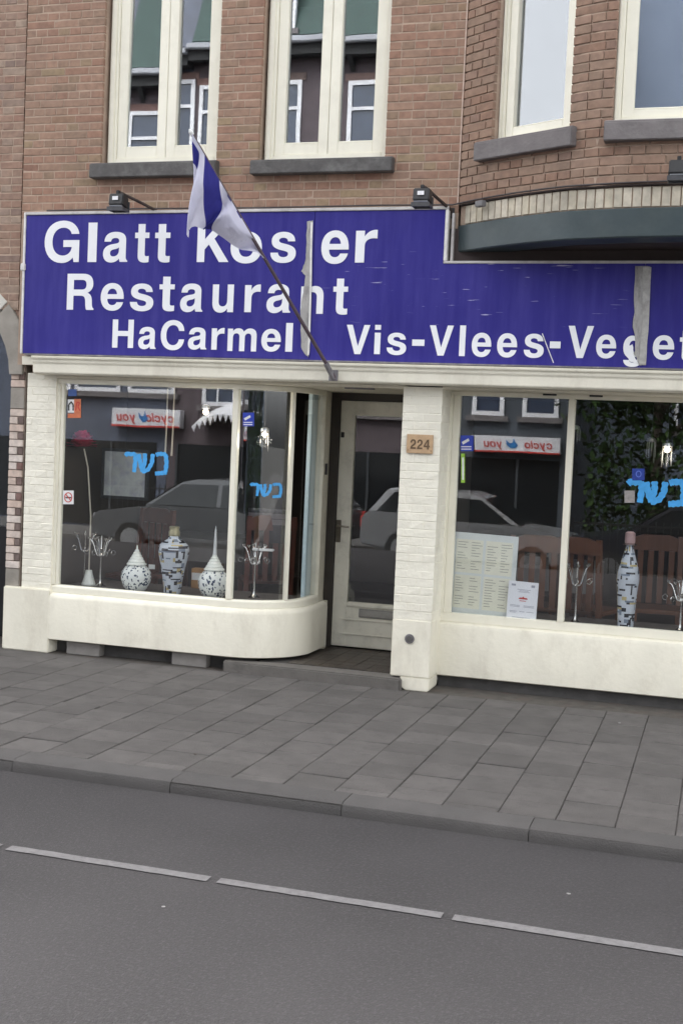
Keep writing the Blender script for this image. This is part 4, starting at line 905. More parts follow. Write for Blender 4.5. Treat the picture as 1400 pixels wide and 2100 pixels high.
cab = MB().tube([(-5.0, -.012, 3.362), (-4.2, -.012, 3.367), (-3.3, -.012, 3.36), (-2.4, -.012, 3.366), (-1.88, -.012, 3.362)]+[(p.x, p.y-.022, 3.372) for p in bsm[3:44:3]], .006, 6).build('cable', mat('cable_sheath', (.05, .04, .04), .6), smooth=True); tag(cab, 'thin dark cable clipped along the brick above the sign', 'cable')
jb = P(985, 418, -.19); o = MB().box(-.035, .035, -.02, .02, -.018, .022).build('junction_box', mat('junction_box_grey', (.16, .155, .16), .5, .1, 20), bevel=.004); o.location = (jb.x, jb.y-.0, jb.z); o.rotation_euler = (0, 0, R(-33)); tag(o, 'small grey junction box on the cable at the end of the bay', 'junction box')

# ================================================================== LETTERING AND STICKERS ON THE GLASS
sky_blue = mat('painted_sky_blue', (.06, .35, .74), .5, .12, 30)
STROKES = [[(.01,.18),(.06,.08),(.14,.12),(.25,.10)], [(.235,.08),(.25,.40),(.215,.90)], [(.33,.10),(.36,.50),(.415,.88)], [(.47,.08),(.475,.40),(.43,.74)], [(.66,.10),(.635,.50),(.55,.78),(.40,.90)], [(.73,.15),(.80,.10),(.93,.11),(.98,.22)], [(.965,.16),(.985,.50),(.955,.90)], [(.985,.91),(.85,.94),(.71,.96)]]
def ribbon(pts, w, tap=.8):
    """2-D outline of a brush stroke"""
    out = []
    for a, b in zip(pts, pts[1:]):
        for k in range(6): out.append((a[0]+(b[0]-a[0])*k/6, a[1]+(b[1]-a[1])*k/6))
    out.append(pts[-1]); Lf = []; Rt = []
    for i, p in enumerate(out):
        a = out[max(0, i-1)]; b = out[min(len(out)-1, i+1)]; dx, dy_ = b[0]-a[0], b[1]-a[1]; l = math.hypot(dx, dy_) or 1
        ww = w*(.5+.07*math.sin(i*1.7))*(1 if 0 < i < len(out)-1 else tap); Lf.append((p[0]-dy_/l*ww, p[1]+dx/l*ww)); Rt.append((p[0]+dy_/l*ww, p[1]-dx/l*ww))
    return Lf, Rt
def hebrew(parent, x0, y0, x1, y1, to3d, wpx, label=None):
    for grp in ((0, 1), (2, 3, 4), (5, 6, 7)):
        mb = MB()
        for n_ in grp:
            st = STROKES[n_]
            pts = [(x0+u*(x1-x0), y0+v*(y1-y0)) for u, v in st]; Lf, Rt = ribbon(pts, wpx)
            vs = [to3d(*p, n_*.0003) for p in Lf]+[to3d(*p, n_*.0003) for p in Rt]; k = len(Lf)
            mb.add(vs, [(i, i+1, i+1+k, i+k) for i in range(k-1)])
        o = mb.build('letter', sky_blue, parent); o['label'] = label or 'sky blue hand painted Hebrew letter on the glass'
flatL = lambda px, py, e: tuple(P(px, py, GY+.005-e))
flatR = lambda px, py, e: tuple(P(px, py, RY+.0-e))
def on_arc(px, py, e=0.0):
    d = ray(px, py); c = Vector((GX, GY+GR)); r = GR-.004+e; ox, oy = CAM.x-c.x, CAM.y-c.y
    A = d.x*d.x+d.y*d.y; B = 2*(ox*d.x+oy*d.y); C = ox*ox+oy*oy-r*r; t = (-B-math.sqrt(max(0, B*B-4*A*C)))/(2*A); return tuple(CAM+d*t)
hebrew(win_l, 256, 926, 343, 973, flatL, 8.5); hebrew(win_l, 513, 990, 577, 1020, on_arc, 6.0); hebrew(rwin, 1286, 983, 1404, 1036, flatR, 13)
def sticker(parent, x0, y0, x1, y1, to3d, m, e=.0, name='sticker', label=None, nx=4, skew=0):
    mb = MB(); vs = []
    for k in range(nx+1):
        x = x0+(x1-x0)*k/nx; vs += [to3d(x, y0, e), to3d(x+skew, y1, e)]
    mb.add(vs, [(2*k, 2*k+1, 2*k+3, 2*k+2) for k in range(nx)]); o = mb.build(name, m, parent)
    if label: o['label'] = label
    return o
st_blue = mat('sticker_blue', (.03, .06, .45), .4, .1, 40); st_white = mat('sticker_white', (.78, .78, .78), .4, .03, 40); st_red = mat('sticker_red', (.55, .05, .04), .4, .1, 40); st_orange = mat('sticker_orange', (.62, .18, .08), .4, .15, 40)
st_green = mat('sticker_green', (.30, .55, .06), .4, .3, 60); st_grey = mat('sticker_grey', (.3, .28, .27), .5, .2, 60)
# no-smoking sticker
sticker(win_l, 129, 1006, 151, 1034, flatL, st_white, 0, 'sticker', 'square white no smoking sticker')
def ring(parent, cx, cy, rx, ry, to3d, m, wd, e):
    vs = []; n = 24
    for k in range(n): t = 2*math.pi*k/n; vs += [to3d(cx+rx*math.cos(t), cy+ry*math.sin(t), e), to3d(cx+(rx-wd)*math.cos(t), cy+(ry-wd)*math.sin(t), e)]
    return MB().add(vs, [(2*k, 2*k+1, (2*k+3) % (2*n), (2*k+2) % (2*n)) for k in range(n)]).build('prohibition_ring', m, parent)
ring(win_l, 140, 1020, 8.5, 10.5, flatL, st_red, 2.0, .0006); sticker(win_l, 134, 1019, 146, 1022, flatL, mat('sticker_black', (.03, .03, .03), .5), .0009, 'cigarette', skew=.3)
MB().add([flatL(133.5, 1013.5, .0012), flatL(135, 1012, .0012), flatL(146.5, 1026.5, .0012), flatL(145, 1028, .0012)], [(0, 1, 2, 3)]).build('prohibition_bar', st_red, win_l)
sticker(win_l, 139, 819, 165, 846, flatL, st_white, 0, 'sticker', 'orange and white sticker in the corner of the glass'); sticker(win_l, 152, 818, 166, 848, flatL, st_orange, .0005, 'sticker_print'); sticker(win_l, 139, 848, 166, 857, flatL, st_orange, .0005, 'sticker_print')
mb = MB()
for pts in ([(141, 842), (141, 830), (146, 824), (150, 830), (150, 842)],):
    Lf, Rt = ribbon(pts, 3); k = len(Lf); mb.add([flatL(*p, .0008) for p in Lf]+[flatL(*p, .0008) for p in Rt], [(i, i+1, i+1+k, i+k) for i in range(k-1)])
mb.build('sticker_print', MATS['sticker_black'], win_l)
mb = MB()
for pts in ([(155, 842), (158, 824), (163, 826), (160, 834), (164, 842)],):
    Lf, Rt = ribbon(pts, 2.5); k = len(Lf); mb.add([flatL(*p, .0011) for p in Lf]+[flatL(*p, .0011) for p in Rt], [(i, i+1, i+1+k, i+k) for i in range(k-1)])
mb.build('sticker_print', st_red, win_l)
sticker(win_l, 140, 798, 157, 812, flatL, mat('sticker_pale_blue', (.06, .12, .34), .5), 0, 'sticker', 'small blue sticker at the top of the glass')
def cctv(parent, x0, y0, x1, y1, to3d):
    sticker(parent, x0, y0, x1, y1, to3d, st_blue, 0, 'sticker', 'blue camera surveillance sticker')
    w, h = x1-x0, y1-y0
    MB().add([to3d(x0+w*.08, y0+h*.42, .0006), to3d(x0+w*.62, y0+h*.18, .0006), to3d(x0+w*.7, y0+h*.34, .0006), to3d(x0+w*.2, y0+h*.58, .0006)], [(0, 1, 2, 3)]).build('camera_symbol', st_white, parent)
    for f in (.68, .84): sticker(parent, x0+w*.05, y0+h*f, x0+w*.85, y0+h*(f+.07), to3d, st_white, .0006, 'sticker_print')
cctv(win_l, 498, 846, 521, 874, on_arc); cctv(rwin, 944, 893, 970, 925, flatR)
sticker(rwin, 945, 930, 953, 990, flatR, st_green, 0, 'sticker', 'narrow green strip sticker'); sticker(rwin, 947, 938, 951, 984, flatR, st_white, .0006, 'sticker_print')
sticker(rwin, 1280, 1006, 1301, 1031, flatR, st_grey, .0036, 'sticker', 'faded grey sticker over the lettering'); sticker(rwin, 1296, 961, 1321, 985, flatR, mat('sticker_deep_blue', (.02, .05, .3), .5, .2, 60), .0036, 'sticker', 'dark blue sticker above the lettering')
ring(rwin, 1309, 972, 6, 7, flatR, mat('sticker_mid_blue', (.1, .16, .55), .5), 2, .0042)

# ================================================================== THINGS ON DISPLAY
def at_shelf(px, py, ymin=.14, ymax=.70):
    p = G(px, py, SHZ); y = min(max(p.y, ymin), ymax); return P(px, py, y).x, y
def patterned(name, base, ink, scale, thresh, extra=None, metric='CHEBYCHEV'):
    m = bpy.data.materials.new(name); m.use_nodes = True; nt = m.node_tree; N = nt.nodes; K = nt.links.new; b = N['Principled BSDF']
    tc = N.new('ShaderNodeTexCoord'); mp = N.new('ShaderNodeMapping'); mp.inputs['Scale'].default_value = scale; K(tc.outputs['Object'], mp.inputs[0])
    vo = N.new('ShaderNodeTexVoronoi'); vo.distance = metric; vo.inputs['Scale'].default_value = 1; K(mp.outputs[0], vo.inputs['Vector'])
    sp_ = N.new('ShaderNodeSeparateColor'); K(vo.outputs['Color'], sp_.inputs[0]); rp_ = N.new('ShaderNodeValToRGB'); rp_.color_ramp.interpolation = 'CONSTANT'
    el = rp_.color_ramp.elements; el[0].position = 0; el[0].color = (*ink, 1); el[1].position = thresh; el[1].color = (*base, 1)
    for p_, c_ in (extra or []): q = el.new(p_); q.color = (*c_, 1)
    K(sp_.outputs[0], rp_.inputs[0]); K(rp_.outputs[0], b.inputs['Base Color']); b.inputs['Roughness'].default_value = .25; MATS[name] = m; return m
blue_white = patterned('blue_white_glaze', (.78, .80, .78), (.03, .05, .10), (85, 85, 62), .22, None, 'EUCLIDEAN')
mosaic = patterned('mosaic_glaze', (.66, .69, .74), (.02, .02, .03), (34, 34, 46), .28, [(.62, (.32, .27, .13)), (.74, (.42, .45, .5)), (.9, (.05, .06, .10))])
glaze = mat('pale_glaze', (.76, .78, .74), .3, .06, 30)
def lidded_vase(px, py, k, spire, label):
    x, y = at_shelf(px, py, .2); t = thing('lidded_vase', label, 'vase', (x, y, SHZ+.001), rnd.uniform(0, 3))
    MB().lathe([(.055*k, 0), (.062*k, .004), (.085*k, .03*k), (.104*k, .075*k), (.108*k, .11*k), (.10*k, .145*k), (.078*k, .175*k), (.058*k, .188*k), (.05*k, .19*k)], 32).build('body', blue_white, t, smooth='all')
    z = .189*k; prof = [(.001, z)]
    for r, h_ in ((.070, .018), (.058, .020), (.047, .020), (.036, .019), (.026, .018), (.016, .018)):
        prof += [(r*k, z+.001), (r*k, z+h_*k*.45), ((r-.010)*k, z+h_*k*.98)]; z += h_*k
    prof += [(.006*k, z+.012*k), (.001, z+.03*k)]
    lid = MB().lathe(prof, 28).build('lid', glaze, t, smooth=True)
    if spire: MB().lathe([(.016, z-.02), (.013, z+.03), (.011, z+.10), (.007, z+.17), (.001, z+.21)], 14).build('spire', mat('pale_horn', (.62, .63, .65), .3, .05, 20), lid, smooth=True)
    return t
lidded_vase(278, 1213, 1.08, False, 'blue and white round vase with a stepped conical lid')
lidded_vase(437, 1226, 1.1, True, 'blue and white round vase with a tall pale spire behind its lid')
def tall_vase(px, py, prof, label, cap, ymin=.22):
    x, y = at_shelf(px, py, ymin); t = thing('tall_vase', label, 'vase', (x, y, SHZ+.001), 1.1)
    rows = []; zt_v = prof[-1][1]; nr = 44
    for i in range(nr+1):
        z_ = zt_v*i/nr; k_ = max(q for q in range(len(prof)-1) if prof[q][1] <= z_+1e-9) if i < nr else len(prof)-2
        (r0, z0), (r1, z1) = prof[k_], prof[k_+1]; rows.append((r0+(r1-r0)*(z_-z0)/max(1e-6, z1-z0), z_))
    vm = MB().lathe(rows, 36); rv = random.Random(px); n_f = 36*nr; vm.mi = [0]*len(vm.f)
    for blk in range(150):
        c0 = rv.randrange(36); r0 = rv.randrange(nr); w_, h_ = rv.choice(((2, 1), (5, 1), (1, 5), (2, 3), (3, 2), (6, 1), (1, 3))); m_i = rv.choice((1, 1, 1, 2, 3, 0))
        for dr in range(h_):
            for dc in range(w_):
                if r0+dr < nr: vm.mi[(r0+dr)*36+(c0+dc) % 36] = m_i
    for r0 in range(nr):
        for c0 in range(9, 14): vm.mi[r0*36+c0] = 2 if vm.mi[r0*36+c0] == 0 else vm.mi[r0*36+c0]
    vm.build('body', [mat('vase_silver_blue', (.52, .56, .63), .3, .06, 30), mat('vase_black', (.02, .022, .03), .25), mat('vase_gold', (.45, .37, .17), .3, .1, 30), mat('vase_slate', (.16, .20, .27), .3)], t, smooth='all'); z = prof[-1][1]; cap(t, z, prof[-1][0]); return t
tall_vase(353, 1217, [(.060, 0), (.066, .005), (.072, .08), (.090, .19), (.112, .29), (.118, .335), (.108, .375), (.07, .405), (.045, .418), (.042, .44)], 'tall broad shouldered vase with black, silver and gold mosaic', lambda t, z, r: MB().lathe([(.043, z), (.045, z+.03), (.036, z+.045), (.040, z+.07), (.03, z+.075)], 20).build('neck', mat('tarnished_neck', (.35, .31, .18), .35, .2, 30, metal=.5), t, smooth=True))
tall_vase(1281, 1293, [(.050, 0), (.055, .005), (.060, .10), (.068, .24), (.078, .34), (.074, .40), (.05, .48), (.030, .55), (.024, .58)], 'slender bottle shaped mosaic vase with a pink cap', lambda t, z, r: (MB().lathe([(.045, z), (.05, z+.005), (.03, z+.012), (.02, z+.014)], 18).build('collar', silver, t, smooth=True), MB().lathe([(.034, z+.014), (.036, z+.03), (.034, z+.085), (.02, z+.095)], 18).build('cap', mat('pink_cap', (.42, .28, .28), .5, .1, 20), t, smooth=True)), .46)
def candelabrum(px, py, H, label, tray=False):
    x, y = at_shelf(px, py, .20 if px < 900 else .48); t = thing('candelabrum', label, 'candelabrum', (x, y, SHZ+.001), rnd.uniform(-.4, .4))
    MB().lathe([(.045, 0), (.046, .006), (.030, .012), (.012, .03), (.007, .05), (.009, .09), (.006, .12), (.006, H*.72), (.012, H*.74), (.006, H*.76), (.006, H)], 14).build('stem', silver, t, smooth=True)
    for k in range(6):
        a = 2*math.pi*k/6; r = .075+.02*(k % 2); pts = []
        for q in range(13):
            u = q/12; ang_ = math.pi*(1+u); rr = r*(u); pts.append((math.cos(a)*rr, math.sin(a)*rr, H*.66+.03*math.sin(math.pi*2*u)*-1+H*.26*u*u))
        b = MB().tube(pts, .0035, 6); cc = [(pts[-1][0]+math.cos(a)*.018*(math.cos(w)-1)*(-1), pts[-1][1]+math.sin(a)*.018*(1-math.cos(w)), pts[-1][2]-.10+.018*math.sin(w)) for w in [2*math.pi*i/10 for i in range(10)]]
        b.tube(cc, .0025, 5); b.lathe([(.004, 0), (.012, .008), (.014, .02), (.006, .022)], 10, pts[-1]); b.build('arm', silver, t, smooth=True)
    if tray: MB().box(-.02, .14, -.03, .03, H*.86, H*.9).build('tray', mat('white_tray', (.75, .75, .76), .3), t, bevel=.004)
    return t
candelabrum(205, 1203, .40, 'silver candelabrum with curled arms beside the lidded vase')
candelabrum(172, 1196, .42, 'silver candelabrum by the left window post')
candelabrum(520, 1226, .42, 'silver candelabrum with a white tray behind the curved glass', True)
candelabrum(1178, 1281, .44, 'silver candelabrum beside the slender bottle vase')
candelabrum(1393, 1300, .36, 'brass toned candelabrum at the far side of the bottle vase')
# small things along the shelf
def simple(name, mb, m, loc, label, cat, rz=0, **k):
    o = mb.build(name, m, **k); o.location = loc; o.rotation_euler = (0, 0, rz); return tag(o, label, cat)
x, y = at_shelf(410, 1190, .45); simple('wooden_box', MB().box(-.06, .06, -.04, .04, 0, .16), mat('box_wood', (.32, .17, .06), .5, .2, 10), (x, y, SHZ+.001), 'brown wooden box behind the spired vase', 'box', bevel=.004)
x2 = P(407, 1145, .40); simple('price_card', MB().box(-.05, .05, -.002, .002, 0, .055), st_white, (x2.x, .40, SHZ+.001+.10), 'wide white card propped on the wooden box', 'card')
x2 = P(312, 1141, .30); simple('price_card', MB().box(-.026, .026, -.002, .002, 0, .035), st_white, (x2.x, .30, SHZ+.17), 'small white card beside the broad shouldered vase', 'card')
t = thing('pepper_mill', 'silver pepper mill next to the spired vase', 'mill', (P(432, 1200, .42).x, .42, SHZ+.001)); MB().lathe([(.026, 0), (.028, .01), (.018, .06), (.022, .13), (.02, .15)], 16).build('body', silver, t, smooth=True); MB().lathe([(.02, .151), (.026, .17), (.022, .2), (.01, .21)], 16).build('head', steel, t, smooth=True)
# flower on a tall stem
fx = P(186, 1060, .32); t = thing('artificial_flower', 'big crimson artificial flower on a pale stem by the left window post', 'flower', (fx.x, .32, SHZ+.001))
top = P(168, 915, .32); zt_ = top.z-SHZ; dxs = top.x-fx.x
MB().tube([(0, 0, .0), (.0, 0, zt_*.5), (dxs*.4, 0, zt_*.85), (dxs*.8, 0, zt_-.02)], .006, 8).build('stem', mat('pale_stem', (.55, .5, .42), .5), t, smooth=True)
MB().lathe([(.05, 0), (.055, .01), (.03, .09), (.025, .12)], 16).build('pot', glaze, t, smooth=True)
crim = mat('crimson_petal', (.55, .02, .09), .6, .25, 30)
for k in range(26):
    a = k*2.399; r = .02+.085*(k/26)**.6; pz = zt_+.05-.06*(k/26); mb = MB(); n = 5; vs = []
    for i in range(n+1):
        u = i/n
        for j in range(n+1):
            v = j/n-.5; vs.append((dxs+math.cos(a)*(r*.3+r*u)-math.sin(a)*v*.11*math.sin(math.pi*(.15+.8*u)), math.sin(a)*(r*.3+r*u)+math.cos(a)*v*.11*math.sin(math.pi*(.15+.8*u)), pz+.075*u*(1-k/40)-.03*u*u*k/26+.02*v*v))
    mb.add(vs, [(i*(n+1)+j, i*(n+1)+j+1, (i+1)*(n+1)+j+1, (i+1)*(n+1)+j) for i in range(n) for j in range(n)]); mb.build('petal', crim, t, smooth='all')
# framed print hanging in the left window
fa, fb = P(209, 918, .55), P(301, 1027, .55)
t = thing('framed_print', 'grey framed print hanging inside the left shop window', 'picture', ((fa.x+fb.x)/2, .55, fb.z))
cxx = (fa.x+fb.x)/2; hw = (fb.x-fa.x)/2; hh = fa.z-fb.z
MB().box(-hw, hw, 0, .03, 0, .025).box(-hw, hw, 0, .03, hh-.025, hh).box(-hw, -hw+.025, 0, .03, .0252, hh-.0252).box(hw-.025, hw, 0, .03, .0252, hh-.0252).build('frame', mat('dark_frame', (.02, .022, .024), .5), t, bevel=.003)
MB().box(-hw+.0252, hw-.0252, .008, .02, .0252, hh-.0252).build('print', mat('grey_print', (.38, .40, .40), .7, .22, 9, dirt=(.22, .22, .33), dscale=14, damt=.7), t)
MB().tube([(0, .015, hh), (0, .015, 2.3-fb.z)], .0025, 5).build('hanging_wire', black_metal, t)
# menu board and paper notice in the right window
fa, fb = P(924, 1091, RY+.05), P(1050, 1272, RY+.05); hw = (fb.x-fa.x)/2; cxx = (fa.x+fb.x)/2; hh = fa.z-SHZ-.003
t = thing('menu_board', 'grey framed menu board with four yellowed pages standing in the window', 'menu board', (cxx, RY+.065, SHZ+.002)); t.rotation_euler = (0, R(1.2), 0)
MB().box(-hw, hw, 0, .012, 0, hh).build('board', mat('board_plastic', (.68, .71, .70), .4, .06, 8), t, bevel=.003)
page = mat('yellow_page', (.78, .76, .64), .7, .06, 10); ink = mat('faded_ink', (.20, .20, .17), .8, .3, 60)
for i in range(2):
    for j in range(2):
        x0 = -hw*.86+i*hw*.9; z0 = hh*(.09+.43*j)
        p_ = MB().box(x0, x0+hw*.82, -.002, -.0003, z0, z0+hh*.40).build('page', page, t); tm = MB()
        for c in range(2):
            for r_ in range(11):
                if rnd.random() < .16: continue
                xa = x0+.012+c*hw*.42; zz = z0+hh*.40-.018-r_*hh*.032; tm.box(xa, xa+hw*rnd.uniform(.12, .33), -.0026, -.0022, zz-.0035, zz)
        tm.build('print', ink, p_)
fa, fb = P(1041, 1190, RY+.03), P(1098, 1276, RY+.03)
t = thing('paper_notice', 'white paper notice with a small red emblem leaning on the window', 'notice', (fa.x, RY+.034, SHZ+.002)); pw = fb.x-fa.x; ph = fa.z-SHZ-.002
t.rotation_euler = (0, R(1.5), 0)
MB().box(0, pw, 0, .0012, 0, ph).build('sheet', mat('white_sheet', (.80, .80, .84), .6, .02, 10), t); tm = MB()
for f, a, b in ((.80, .30, .75), (.77, .38, .68), (.74, .34, .72), (.40, .1, .42), (.37, .1, .42), (.40, .55, .9), (.37, .55, .9), (.25, .1, .35), (.22, .1, .3), (.25, .42, .6), (.25, .66, .9), (.1, .2, .8)): tm.box(pw*a, pw*b, -.0008, -.0004, ph*f-.002, ph*f+.0015)
tm.box(pw*.10, pw*.24, -.0008, -.0004, ph*.88, ph*.93); tm.box(pw*.76, pw*.88, -.0008, -.0004, ph*.87, ph*.93); tm.build('print', mat('grey_ink', (.35, .35, .42), .8), t)
MB().prism([(pw*.36, ph*.56), (pw*.68, ph*.56), (pw*.64, ph*.60), (pw*.56, ph*.60), (pw*.52, ph*.63), (pw*.48, ph*.60), (pw*.40, ph*.60)], 'y', -.0012, -.0004).prism([(pw*.40, ph*.51), (pw*.62, ph*.51), (pw*.62, ph*.525), (pw*.40, ph*.525)], 'y', -.0012, -.0004).build('emblem', st_red, t)

# ================================================================== FURNITURE AND LAMPS INSIDE
def chair(x, y, rz, label, m=chair_wood):
    t = thing('wooden_chair', label, 'chair', (x, y, .051), rz, 'wooden dining chairs')
    for sx in (-1, 1):
        MB().prism([(sx*.19-.02, .0), (sx*.19+.02, .0), (sx*.19+.02, .44), (sx*.19-.02, .44)], 'y', .17, .21).build('leg', m, t, bevel=.004)
        MB().add(*([(sx*.19+dx_, y_+dy_, z_) for z_, y_ in ((0, -.22), (.45, -.20), (1.02, -.27)) for dx_, dy_ in ((-.02, -.018), (.02, -.018), (.02, .018), (-.02, .018))], [(0, 1, 5, 4), (1, 2, 6, 5), (2, 3, 7, 6), (3, 0, 4, 7), (4, 5, 9, 8), (5, 6, 10, 9), (6, 7, 11, 10), (7, 4, 8, 11), (8, 9, 10, 11), (3, 2, 1, 0)])).build('leg', m, t)
    MB().box(-.215, .215, -.2, .22, .4405, .475).build('seat', m, t, bevel=.01)
    MB().prism([(-.215, .90), (-.215, .99), (-.1, 1.03), (.1, 1.03), (.215, .99), (.215, .90)], 'y', -.285, -.25).build('top_rail', m, t, bevel=.006)
    for k in range(4): MB().box(-.145+k*.082, -.10+k*.082, -.255, -.235, .4755, .90).build('slat', m, t)
    MB().box(-.165, .165, -.225, -.20, .22, .25).build('stretcher', m, t)
    return t
red_wood = mat('red_varnished_wood', (.13, .04, .026), .4, .2, 8)
chair(P(272, 1150, 1.15).x, 1.15, 2.75, 'red brown wooden chair behind the lidded vase', red_wood)
chair(P(545, 1150, 1.6).x, 1.6, .5, 'red brown wooden chair behind the curved glass with a striped cloth', red_wood)
chair(P(1100, 1170, 1.25).x, 1.25, .15, 'orange wooden chair behind the paper notice')
chair(P(1205, 1170, 1.3).x, 1.3, -.3, 'orange wooden chair behind the candelabrum and the bottle vase')
chair(P(1350, 1180, 1.7).x, 1.7, 3.3, 'orange wooden chair further back behind the bottle vase')
def table(x, y, label):
    t = thing('dining_table', label, 'table', (x, y, .051)); 
    for sx in (-1, 1):
        for sy in (-1, 1): MB().box(sx*.33-.025, sx*.33+.025, sy*.33-.025, sy*.33+.025, 0, .715).build('leg', chair_wood, t)
    MB().box(-.4, .4, -.4, .4, .7155, .745).build('top', chair_wood, t, bevel=.005)
    c = MB().box(-.412, .412, -.412, .412, .746, .752)
    for a in (-1, 1): c.box(-.412, .412, a*.416-.003, a*.416+.003, .55, .752); c.box(a*.416-.003, a*.416+.003, -.412, .412, .55, .752)
    c.build('cloth', mat('grey_cloth', (.22, .21, .21), .9, .1, 10), t); return t
table(P(1125, 1110, 1.9).x, 1.95, 'square dining table under a grey cloth behind the orange chairs'); table(P(400, 1110, 2.0).x, 2.2, 'square dining table with a grey cloth at the back of the left window')
cl = P(555, 1080, 1.45); t = MB()
for k in range(7):
    pass
n = 14; vs = []
for i in range(n+1):
    for j in range(9):
        u = i/n-.5; v = j/8; vs.append((u*.34, -.05*math.sin(v*math.pi)+.015*math.sin(u*22), .22*(1-(2*v-1)**2)-.22*v*.6))
o = MB().add(vs, [(i*9+j, i*9+j+1, (i+1)*9+j+1, (i+1)*9+j) for i in range(n) for j in range(8)]).build('striped_cloth', None or patterned('striped_cloth', (.05, .05, .06), (.22, .20, .22), (.2, .2, 24), .4), smooth='all'); o.location = (cl.x, 1.38, .98); tag(o, 'dark striped cloth thrown over the red brown chair', 'cloth')
bulb = emit_mat('lamp_bulb', (1, .82, .6), 1.5)
def pendant(px, py, Y, label, n_crystal=8, lit=True, watt=.7):
    p = P(px, py, Y); t = thing('pendant_lamp', label, 'lamp', p)
    MB().tube([(0, 0, .03), (0, 0, 2.3-p.z)], .003, 6).build('cord', black_metal, t)
    MB().lathe([(.012, .03), (.03, .02), (.034, 0), (.03, -.002)], 14).build('cap', steel, t, smooth=True)
    if lit: MB().lathe([(.002, -.045), (.018, -.035), (.022, -.02), (.012, -.003)], 12).build('bulb', bulb, t, smooth=True)
    if lit:
        ld = bpy.data.lights.new('lamp_light', 'POINT'); ld.energy = watt; ld.color = (1, .9, .76); ld.shadow_soft_size = .06; lo = bpy.data.objects.new('lamp_light', ld); COL.objects.link(lo); lo.parent = t; lo.location = (0, 0, -.07)
    for k in range(n_crystal):
        a = 2*math.pi*k/n_crystal; L_ = rnd.uniform(.06, .16); MB().tube([(.03*math.cos(a), .03*math.sin(a), 0), (.032*math.cos(a), .032*math.sin(a), -L_)], .004, 5).build('crystal', glass_crystal, t)
    return t
glass_crystal = mat('crystal', (.10, .10, .095), .08, .1, 40, spec=.9)
pendant(543, 884, .30, 'lit crystal pendant lamp behind the curved glass'); pendant(422, 838, .17, 'small lit pendant lamp at the top of the left window', 0)
pendant(1335, 905, .9, 'unlit crystal pendant lamp above the Hebrew letters', 9, False); pendant(1368, 915, .42, 'lit brass pendant lamp above the bottle vase', 4, True); pendant(1180, 880, .8, 'unlit crystal pendant lamp beside the window mullion', 6, False)
for a, b in ((338, 344), (352, 357)): 
    q0 = P((a+b)/2, 880, .5); q1 = P((a+b)/2-3, 945 if a < 345 else 935, .5)
    tag(MB().tube([(q0.x, .5, 2.3), (q0.x, .5, q0.z), (q1.x, .5, q1.z)], [.004, .007, .008], 6).build('hanging_candle', mat('ivory_wax', (.42, .39, .32), .5), smooth=True), 'thin ivory hanging candle, the longer one of the pair before the framed print' if a < 345 else 'thin ivory hanging candle, the shorter one of the pair before the framed print', 'candle')

